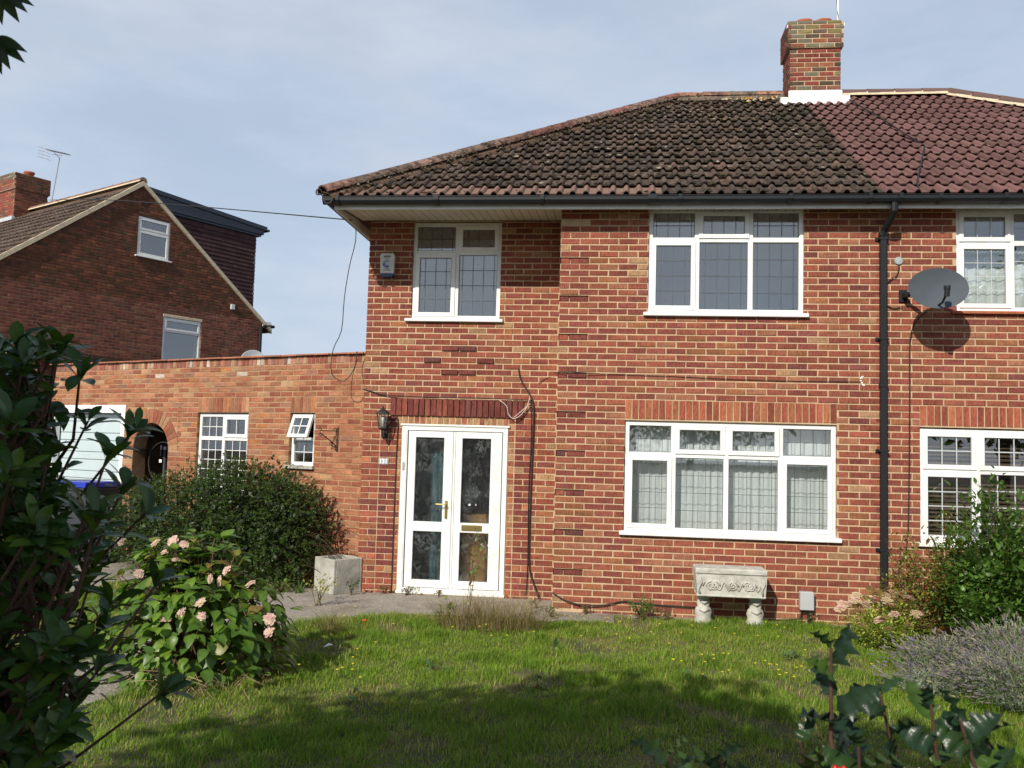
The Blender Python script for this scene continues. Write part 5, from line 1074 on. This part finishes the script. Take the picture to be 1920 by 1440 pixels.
fh=[flowerhead(.055,[(.66,.44,.40),(.70,.52,.46),(.52,.32,.32),(.58,.46,.33)]).mesh('flower_head',M['petal']) for _ in range(5)]
for i,(px,py,d) in enumerate([(292,1018,7.0),(325,1015,7.0),(345,1020,6.95),(310,1035,6.9),(330,1050,6.9),(395,1085,6.75),(425,1070,6.85),(412,1090,6.8),(375,1130,6.6),(378,1155,6.55),(340,1150,6.6),(310,1160,6.6),(505,1160,6.7),(240,1140,6.9),(200,1195,6.7),(205,1225,6.7),(280,1105,6.8),(260,1075,6.9),(470,1095,6.9),(300,1125,6.7),(225,1015,7.3),(505,1185,6.7)]):
    o=link('flower_head',random.choice(fh),t); p=at(px,py,d); o.matrix_basis=Matrix.Translation(p-t.location)@basis(Vector((rnd(-.5,.5),rnd(-.3,1),.2)),Vector((rnd(-.5,.5),-.9,.8))).to_4x4()@Matrix.Scale(rnd(.5,.78),4)@Matrix.Diagonal((1,1,.55,1))
# dead stalks under it
b=MB()
for k in range(70):
    x=HC.x+rnd(-.1,.55); y=HC.y-.45+rnd(-.25,.2); a=rnd(0,6.3); l=rnd(.1,.35); b.tube([(x,y,.06),(x+l*.5*math.cos(a),y+l*.5*math.sin(a),.06+l*.45),(x+l*math.cos(a),y+l*math.sin(a),.06+rnd(0,.15))],.0022,3,random.choice([(.40,.31,.18),(.30,.22,.12)]))
o=tag(b.build('dead_stalks',M['dry'],t,-t.location),kind='stuff')
# ---- cotoneaster hedge
t=thing('cotoneaster','dense dark green small-leaved shrub spreading along the foot of the orange wing','shrub',(-4.3,1.35,GZ-.02))
o_=np.array(t.location)
hc=[(-5.55,1.75,.72,.75,.6,.66),(-5.0,1.45,.80,.75,.62,.72),(-4.4,1.25,.84,.75,.62,.76),(-3.85,1.1,.80,.68,.58,.74),(-3.45,.98,.74,.50,.50,.60),(-4.2,1.5,1.0,.7,.4,.66),(-6.1,2.0,.62,.5,.5,.5),(-3.6,1.15,1.02,.4,.35,.42)]
b=MB(); V,Fq,T=quadleaf(.021,.014)
def sprays(n):
    m=n//26; P,D,Up=ell(hc,m,.72,1.0,.55,.55); D/=np.linalg.norm(D,axis=1,keepdims=True); u=np.tile(np.arange(26)/26,m)[:n]; P=np.repeat(P,26,0); D=np.repeat(D,26,0)
    sd=np.cross(D,RNG.normal(size=D.shape)*.3+np.array([0,0,1.])); sd/=np.linalg.norm(sd,axis=1,keepdims=True)+1e-6; sg=np.tile([1,-1],len(P)//2+1)[:len(P)][:,None]
    Lh=np.repeat(RNG.uniform(.06,.2,m),26)[:,None]; Q=P+D*Lh*(u[:,None])-np.array([0,0,1])*(u[:,None]**2)*Lh*.4
    return Q,sd*sg*.9+D*.6+RNG.normal(size=D.shape)*.3,RNG.normal(size=D.shape)*.4+np.array([0,0,1.])
n_=26*4600; masscloud(b,n_,sprays,V,Fq,T,[(.065,.115,.024),(.085,.145,.030),(.050,.09,.022),(.12,.18,.05)])
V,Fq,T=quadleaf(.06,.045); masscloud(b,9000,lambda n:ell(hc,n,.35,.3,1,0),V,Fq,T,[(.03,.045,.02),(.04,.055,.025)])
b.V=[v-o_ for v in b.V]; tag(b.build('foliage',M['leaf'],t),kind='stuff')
b=MB()
for k in range(60):
    c=random.choice(hc[:7]); x=c[0]+rnd(-.6,.6)*c[3]; y=c[1]+rnd(-.7,.3)*c[4]; z=c[2]+c[5]*rnd(.5,.9)
    if k<14: x,y,z=rnd(-3.3,-3.0),rnd(.6,1.1),rnd(.35,1.1)
    d=Vector((x-c[0],(y-c[1]),1.0)) if k>=14 else Vector((1,-.3,rnd(-.1,.5))); d.normalize(); P=[Vector((x,y,z))+d*s_*.09+Vector((0,0,-.012*s_*s_)) for s_ in range(6)]
    b.tube(P,[.003]*5+[.001],4,(.08,.05,.03))
    for j in range(16):
        p=P[0].lerp(P[3],0)+ (P[5]-P[0])*(j/16)+Vector((0,0,.0)); i_=min(4,int(j/16*5)); p=P[i_].lerp(P[i_+1],j/16*5-i_); s_=(1 if j%2 else -1); X=d.cross(Vector((0,0,1))).normalized()
        B_=np.array(basis(X*s_+d*.5,(0,0,1)+np.array([0,0,0]))) ; Vv,Ff,Tt=quadleaf(.022,.014); b.add(Vv@B_.T+np.array(p),Ff,shade((.08,.11,.03),rnd(.7,1.3)))
b.V=[v-o_ for v in b.V]; tag(b.build('sprigs',M['leaf'],t),kind='stuff')
# ---- generic small plants
def tuft(name,label,cat,x,y,r,h,n,cols,w=.004,bend=.6,m='dry',group=None,base=.35,seg=3):
    t=thing(name,label,cat,(x,y,GZ-.01),group=group); b=MB()
    for k in range(n):
        a=rnd(0,6.3); q=random.random()**.6; bx,by=r*base*q*math.cos(a)*(1 if base<.5 else 1.3),r*base*q*math.sin(a)*(1 if base<.5 else .6); a+=(random.gauss(0,1.2) if base>.5 else 0); hh=h*rnd(.5,1.05); ln=bend*r*q*rnd(.6,1.4)
        P=[Vector((bx+ln*math.cos(a)*(i/seg)**1.8,by+ln*math.sin(a)*(i/seg)**1.8,hh*(i/seg)*(1-.25*bend*(i/seg)))) for i in range(seg+1)]
        X=Vector((-math.sin(a),math.cos(a),0)); ws=[w*(1-.8*i/seg) for i in range(seg+1)]; V=[]
        for p,wi in zip(P,ws): V+=[tuple(p-X*wi),tuple(p+X*wi)]
        b.add(V,[(2*i,2*i+1,2*i+3,2*i+2) for i in range(seg)],shade(random.choice(cols),rnd(.7,1.2)))
    tag(b.build('blades' if w>.003 else 'stems',M[m],t),kind='stuff'); return t
def leafy(name,label,cat,x,y,r,h,n,cols,L_=.04,W_=.022,shape='ell',m='leaf',stems=12,group=None,nmax=300,z0=0,cen=None,upb=.5):
    t=thing(name,label,cat,(x,y,GZ-.01),group=group); fo=Fol(t,[leafV(L_,W_,4,.25,.3,shape),leafV(L_*.8,W_*.8,4,.35,.15,shape)],cols,m)
    sb=MB(); tips=[]
    for k in range(stems):
        a=rnd(0,6.3); q=random.random()**.5; e=Vector((x+r*q*math.cos(a),y+r*q*math.sin(a),GZ+z0+(h-z0)*rnd(.5,1)*math.sqrt(max(.1,1-.75*q*q)))); s0=Vector((x+rnd(-.1,.1)*r,y+rnd(-.1,.1)*r,GZ)); tips.append((s0,e)); sb.tube([s0,s0.lerp(e,.5)+Vector((0,0,.06)),e],[.004,.003,.0015],4,(.12,.09,.045))
    for k in range(n):
        s0,e=random.choice(tips); u=random.random()**.55; p=s0.lerp(e,u)+Vector((0,0,.24*u*(1-u)))*.5+ru()*r*.16; d=ru()+Vector((0,0,upb))+(e-s0).normalized()*.5; d+=Vector((p.x-x,p.y-y,0))*.8/r; fo.put(p,d,(0,0,1),rnd(.6,1.2))
    tag(sb.build('stems',M['dry'],t,-t.location),kind='stuff'); fo.finish(nmax); return t
leafy('broadleaf_bush','tall bright green bush in front of the blind window at the right edge','bush',4.42,-.95,.62,1.80,4200,[(.06,.12,.022),(.045,.09,.02),(.085,.16,.025)],.105,.046,'lance',stems=80)
leafy('climbing_rose','straggly rose with red, yellow and green leaves below the right-hand window','rose bush',3.88,-.75,.52,1.36,3200,[(.20,.17,.03),(.20,.07,.03),(.15,.19,.03),(.26,.17,.03),(.10,.17,.03),(.12,.19,.03)],.050,.030,'ell',stems=30)
leafy('climbing_rose','thin rose shoot with reddish leaves rising before the black downpipe','rose shoot',3.62,-.62,.16,1.36,110,[(.20,.11,.03),(.13,.13,.03),(.22,.05,.03)],.042,.024,'ell',stems=3,z0=.7)
leafy('bramble','low green bramble with round leaves between lavender and the right bush','bramble',4.12,-1.30,.52,1.02,2100,[(.07,.14,.025),(.05,.10,.02),(.10,.19,.03)],.066,.050,'heart',stems=22)
t=leafy('sedum','pale sedum with flat pink flower heads at the foot of the downpipe','sedum',3.28,-1.15,.46,.48,2600,[(.30,.36,.06),(.22,.31,.06),(.38,.40,.07)],.040,.020,'ell',stems=34)
sh=[flowerhead(.045,[(.60,.38,.36),(.66,.48,.42),(.60,.52,.34)],26,(.3,.3,.12)).mesh('flower_head',M['petal']) for _ in range(4)]
for k in range(44):
    a=rnd(0,6.3); q=random.random()**.5*.46; o=link('flower_head',random.choice(sh),t,(q*math.cos(a),q*math.sin(a)-.03,.52*math.sqrt(max(.1,1-q*q/.26))+rnd(-.03,.05)),(rnd(.1,.5),rnd(-.3,.3),rnd(0,6)))
tuft('iris','upright pale green iris blades beside the foot of the black downpipe','iris',3.62,-.35,.22,.52,20,[(.24,.30,.12),(.16,.24,.07),(.34,.36,.2)],.016,.5,'grass')
# lavender
def lavender(label,x,y,r,h,n):
    t=thing('lavender',label,'lavender',(x,y,GZ-.01),group='lavender mounds by the right-hand edge of the lawn'); b=MB()
    for k in range(int(n*1.25)):
        a=rnd(0,6.3); q=random.random()**.5; hh=h*(1-.55*q*q)*rnd(.75,1.15); bx,by=r*.5*q*math.cos(a),r*.5*q*math.sin(a); tx,ty=r*1.1*q*math.cos(a)+random.gauss(0,.11),r*1.1*q*math.sin(a)+random.gauss(0,.11)
        tz=hh*rnd(.75,1.1); P=[Vector((bx,by,0)),Vector(((bx+tx)/2+random.gauss(0,.035),(by+ty)/2+random.gauss(0,.035),hh*rnd(.5,.85))),Vector((tx+random.gauss(0,.05),ty+random.gauss(0,.05),tz))]; X=Vector((-math.sin(a),math.cos(a),0))*.0015
        b.add([tuple(P[0]-X),tuple(P[0]+X),tuple(P[1]+X),tuple(P[1]-X),tuple(P[2]+X),tuple(P[2]-X)],[(0,1,2,3),(3,2,4,5)],shade((.22,.25,.12),rnd(.7,1.3)))
        d=(P[2]-P[1]).normalized(); 
        if random.random()<.6:
            col=random.choice([(.20,.17,.16),(.15,.135,.12),(.16,.14,.19),(.25,.22,.17)]); b.tube([P[2],P[2]+d*.02,P[2]+d*.045],[.003,.0075,.003],4,shade(col,rnd(.7,1.3)))
        for j in range(9):
            p=P[0].lerp(P[1],rnd(.3,1.35)); dd=(d+ru()*1.1).normalized(); Y=dd.cross(ru()).normalized()*.0028; l=rnd(.03,.055); b.add([tuple(p-Y),tuple(p+Y),tuple(p+dd*l)],[(0,1,2)],shade(random.choice([(.24,.30,.20),(.19,.26,.13),(.30,.35,.27)]),rnd(.7,1.2)))
    tag(b.build('stems',M['dry'],t),kind='stuff')
for lb,x,y,r,h,n in [('grey-green lavender mound nearest the sedum on the right of the lawn',3.55,-2.15,.40,.30,1000),('sprawling lavender mound at the right edge, behind the front mound',4.08,-2.25,.50,.46,1500),('front lavender mound nearest the holly at the lower right edge',3.82,-3.1,.50,.42,1500),('low lavender tuft spilling furthest left over the lawn edge',3.2,-2.75,.28,.18,320)]: lavender(lb,x,y,r,h,n)
tuft('strap_grass','arching yellow-brown strap leaves among the lavender at right','ornamental grass',3.95,-2.75,.55,.42,70,[(.26,.24,.07),(.30,.22,.09),(.18,.20,.05)],.0035,1.1,'dry',seg=5)
tuft('dried_plant','dead brown twiggy plant in front of the right door leaf','dead plant',-.56,-1.12,.50,.44,1500,[(.26,.17,.085),(.36,.27,.15),(.17,.11,.06),(.22,.24,.07)],.0018,.8,'dry',base=.85)
leafy('rose_sapling','thin leggy sapling with sparse leaves rising before the door glass','sapling',-.80,-1.25,.24,1.10,44,[(.09,.15,.035),(.12,.16,.04),(.16,.14,.05)],.060,.034,'ell',stems=4,z0=.62)
leafy('yellow_weed','small yellow-green leafy weed at the left of the dead brown plant','weed',-1.0,-1.12,.14,.30,70,[(.22,.26,.04),(.16,.22,.04)],.045,.028,'ell',stems=8)
tuft('dry_grass_clump','dry straw-coloured grass clump on the lawn edge near the planter','grass clump',-2.02,-1.78,.30,.34,260,[(.30,.23,.11),(.22,.19,.07),(.18,.20,.05)],.0022,1.0,'dry')
leafy('yellow_weed','yellowing weed with thin stems on the path in front of the planter','weed',-2.62,-.35,.30,.34,90,[(.30,.30,.05),(.24,.24,.05)],.045,.026,'ell',stems=9,z0=.2)
leafy('ferny_plant','bright green ferny plant against the bay wall left of the stone bench','plant',1.0,-.26,.20,.27,520,[(.07,.15,.025),(.09,.18,.03)],.038,.012,'lance',stems=26)
for lb,x,y,r,h,n in [('small weed at the wall foot left of the door threshold',-2.12,YL-.08,.12,.09,40),('weed at the foot of the door frame, left side',-1.82,YL-.12,.16,.10,55),('reddish weed under the left door leaf threshold',-1.42,YL-.14,.08,.08,24),('small brown weed where the door cables reach the path',-.18,.12,.10,.10,40),('green weed beside the quoin foot on the path edge',.02,-.38,.16,.12,70),('tiny dark weed on the path below the quoins',.38,-.12,.07,.13,34),('small weed between stone bench and utility box conduit',2.86,-.12,.08,.14,40),('reddish creeping weed just right of the ferny plant',1.3,-.2,.16,.10,60)]:
    leafy('wall_weed',lb,'weed',x,y,r,h,n,[(.07,.11,.025),(.10,.13,.03),(.14,.08,.04)],.035,.02,'ell',stems=7,group='weeds along the foot of the wall')
for k,(x,y,r,n,lb) in enumerate([(-3.35,.42,.36,230,'low green ground cover in the bed before the cotoneaster, nearest the planter'),(-3.9,.55,.4,230,'low green ground cover in the bed, middle of the cotoneaster foot'),(-4.6,.75,.4,200,'low green ground cover in the bed, left part')]):
    leafy('ground_cover',lb,'ground cover',x,y,r,.13,n,[(.08,.14,.03),(.11,.17,.03),(.15,.19,.04)],.045,.028,'ell',stems=16)
tuft('strap_plant','small clump of narrow green leaves beside the concrete planter','plant',-3.12,.42,.16,.20,30,[(.10,.18,.04)],.006,.8,'grass')
leafy('planter_weed','green weed growing between the planter and house corner','weed',-2.47,.42,.12,.26,60,[(.06,.11,.025)],.04,.024,'ell',stems=6)
# orange flower by the clump, white scrap, dandelion flowers
b=MB(); b.lathe([(.0,.0),(.02,.005),(.026,.014),(.0,.010)],(0,0,0),9); b.tube([(0,0,-.1),(0.005,0,0)],.0015,4); tag(b.build('orange_flower',M['berry'],None,(-1.74,-1.62,GZ+.10)),'single orange marigold-like flower by the dry grass clump','flower')
b=MB(); b.add([(0,0,0),(.06,.01,.02),(.10,.05,.005),(.03,.06,.03),(.13,.02,.03)],[(0,1,3),(1,2,3),(1,4,2)]); tag(b.build('paper_scrap',M['white'],None,(-1.88,-2.45,GZ+.02)),'crumpled white scrap lying on the lawn left of the dead plant','litter')
fl=MB(); S_=np.random.default_rng(5)
pts=[(rnd(-2.2,3.2),-abs(random.gauss(0,.9))-.55) for _ in range(42)]+[(rnd(1.1,2.4),rnd(-3.0,-2.2)) for _ in range(22)]+[(rnd(-2.3,-1.2),rnd(-3.6,-2.6)) for _ in range(10)]+[(rnd(-.9,.9),rnd(-.95,-.6)) for _ in range(26)]
for x,y in pts:
    h=rnd(.05,.12); fl.tube([(x,y,GZ),(x+rnd(-.01,.01),y,GZ+h)],.0015,3,(.1,.15,.03)); fl.lathe([(0,0),(.009,.002),(.012,.007),(0,.006)],(x,y,GZ+h),6,mi=1)
tag(fl.build('lawn_flowers',[M['grass'],M['yellow']]),kind='stuff')
for k,(x,y) in enumerate([(.15,-2.0),(1.35,-2.85),(.1,-3.3),(-1.2,-3.9),(2.3,-1.9),(-.75,-3.0)]):
    leafy('lawn_rosette',['broad-leaved weed rosette in the sunlit middle of the lawn','weed rosette among yellow flowers in the lawn shade','weed rosette in the shaded centre of the lawn','flat weed rosette at the lower left of the lawn shade','weed rosette on the lawn below the stone bench','weed rosette at the left tip of the lawn shadow'][k],'weed',x,y,.10,.05,16,[(.07,.15,.06),(.09,.16,.05)],.085,.032,'lance',stems=3,upb=.15)
# ---- lawn grass
from mathutils import geometry as geo
def inpoly(X,Y,poly):
    c=np.zeros(len(X),bool); n=len(poly)
    for i in range(n):
        x1,y1=poly[i]; x2,y2=poly[(i+1)%n]
        m=((y1>Y)!=(y2>Y))&(X<(x2-x1)*(Y-y1)/(y2-y1+1e-12)+x1); c^=m
    return c
def nz(X,Y,f,seed):
    r=np.random.default_rng(seed); o=np.zeros_like(X)
    for k in range(7):
        a=r.uniform(0,6.28); ff=f*r.uniform(.6,1.6); o+=np.sin((X*math.cos(a)+Y*math.sin(a))*ff+r.uniform(0,6))
    return o/3.2
def grass(name,poly,bb,dens,seed):
    A=(bb[1]-bb[0])*(bb[3]-bb[2]); n=int(A*dens); X=RNG.uniform(bb[0],bb[1],n); Y=RNG.uniform(bb[2],bb[3],n); k=inpoly(X,Y,poly)
    d=np.hypot(X-CAM.x,Y-CAM.y); vis=(Y>-6.2)&(np.abs(X-CAM.x+.11*(Y-CAM.y))<.66*(Y-CAM.y)+.3); k&=vis|(RNG.random(n)<.25); pt=nz(X,Y,4.2,seed+7)+.5*nz(X,Y,12,seed+8); k&=~((pt>.95)&(RNG.random(n)<.72)); X=X[k];Y=Y[k]; n=len(X); pt=pt[k]
    dry=np.clip(.35+.5*nz(X,Y,2.2,seed)+.35*nz(X,Y,6,seed+1),0,1)*np.clip(1.1-.15*0,0,1); tall=np.clip(.45+.5*nz(X,Y,3.1,seed+2)+.6*nz(X,Y,13,seed+3),0,1.6); dry=np.clip(dry+.35*nz(X,Y,15,seed+5)+.9*(pt>.8),0,1.8)
    h=(.022+.035*tall)*RNG.uniform(.6,1.5,n); a=RNG.uniform(0,6.28,n); ln=h*RNG.uniform(.2,1.2,n); w=RNG.uniform(.0016,.0032,n)
    dx,dy=np.cos(a),np.sin(a); Z0=np.full(n,GZ-.012)
    v0=np.stack([X-dy*w,Y+dx*w,Z0],1); v1=np.stack([X+dy*w,Y-dx*w,Z0],1)
    mx_,my_=X+dx*ln*.35,Y+dy*ln*.35; v2=np.stack([mx_+dy*w*.8,my_-dx*w*.8,Z0+h*.6],1); v3=np.stack([mx_-dy*w*.8,my_+dx*w*.8,Z0+h*.6],1); v4=np.stack([X+dx*ln,Y+dy*ln,Z0+h],1)
    V=np.stack([v0,v1,v2,v3,v4],1).reshape(-1,3); i=np.arange(n)*5
    g=np.array([.195,.285,.024]); g2=np.array([.105,.21,.020]); dr=np.array([.34,.30,.10])
    u=RNG.random(n); col=np.where((u<dry*.30)[:,None],dr,g*(1-tall[:,None]*.5)+g2*tall[:,None]*.5)*RNG.uniform(.7,1.3,(n,1))
    T=np.repeat(col,5,0); b=MB(); b.add(V,np.stack([i,i+1,i+2,i+3],1),T); F3=np.stack([i+3,i+2,i+4],1)
    b.L.append(F3.ravel()); b.N.append(np.full(n,3)); b.M.append(np.zeros(n)); o=b.build(name,M['grass']); tag(o,kind='stuff'); print(name,n); return o
grass('lawn_grass',lawn_poly,(-3.4,6.0,-6.6,-.1),5600,3)
grass('side_grass',[(-3.55,-7.6),(-3.7,-4.4),(-3.6,-3.2),(-3.5,-2),(-3.45,-.8),(-3.5,.2),(-5.6,.6),(-6.2,-7.6)],(-6.2,-3.4,-5.5,.6),2500,9)
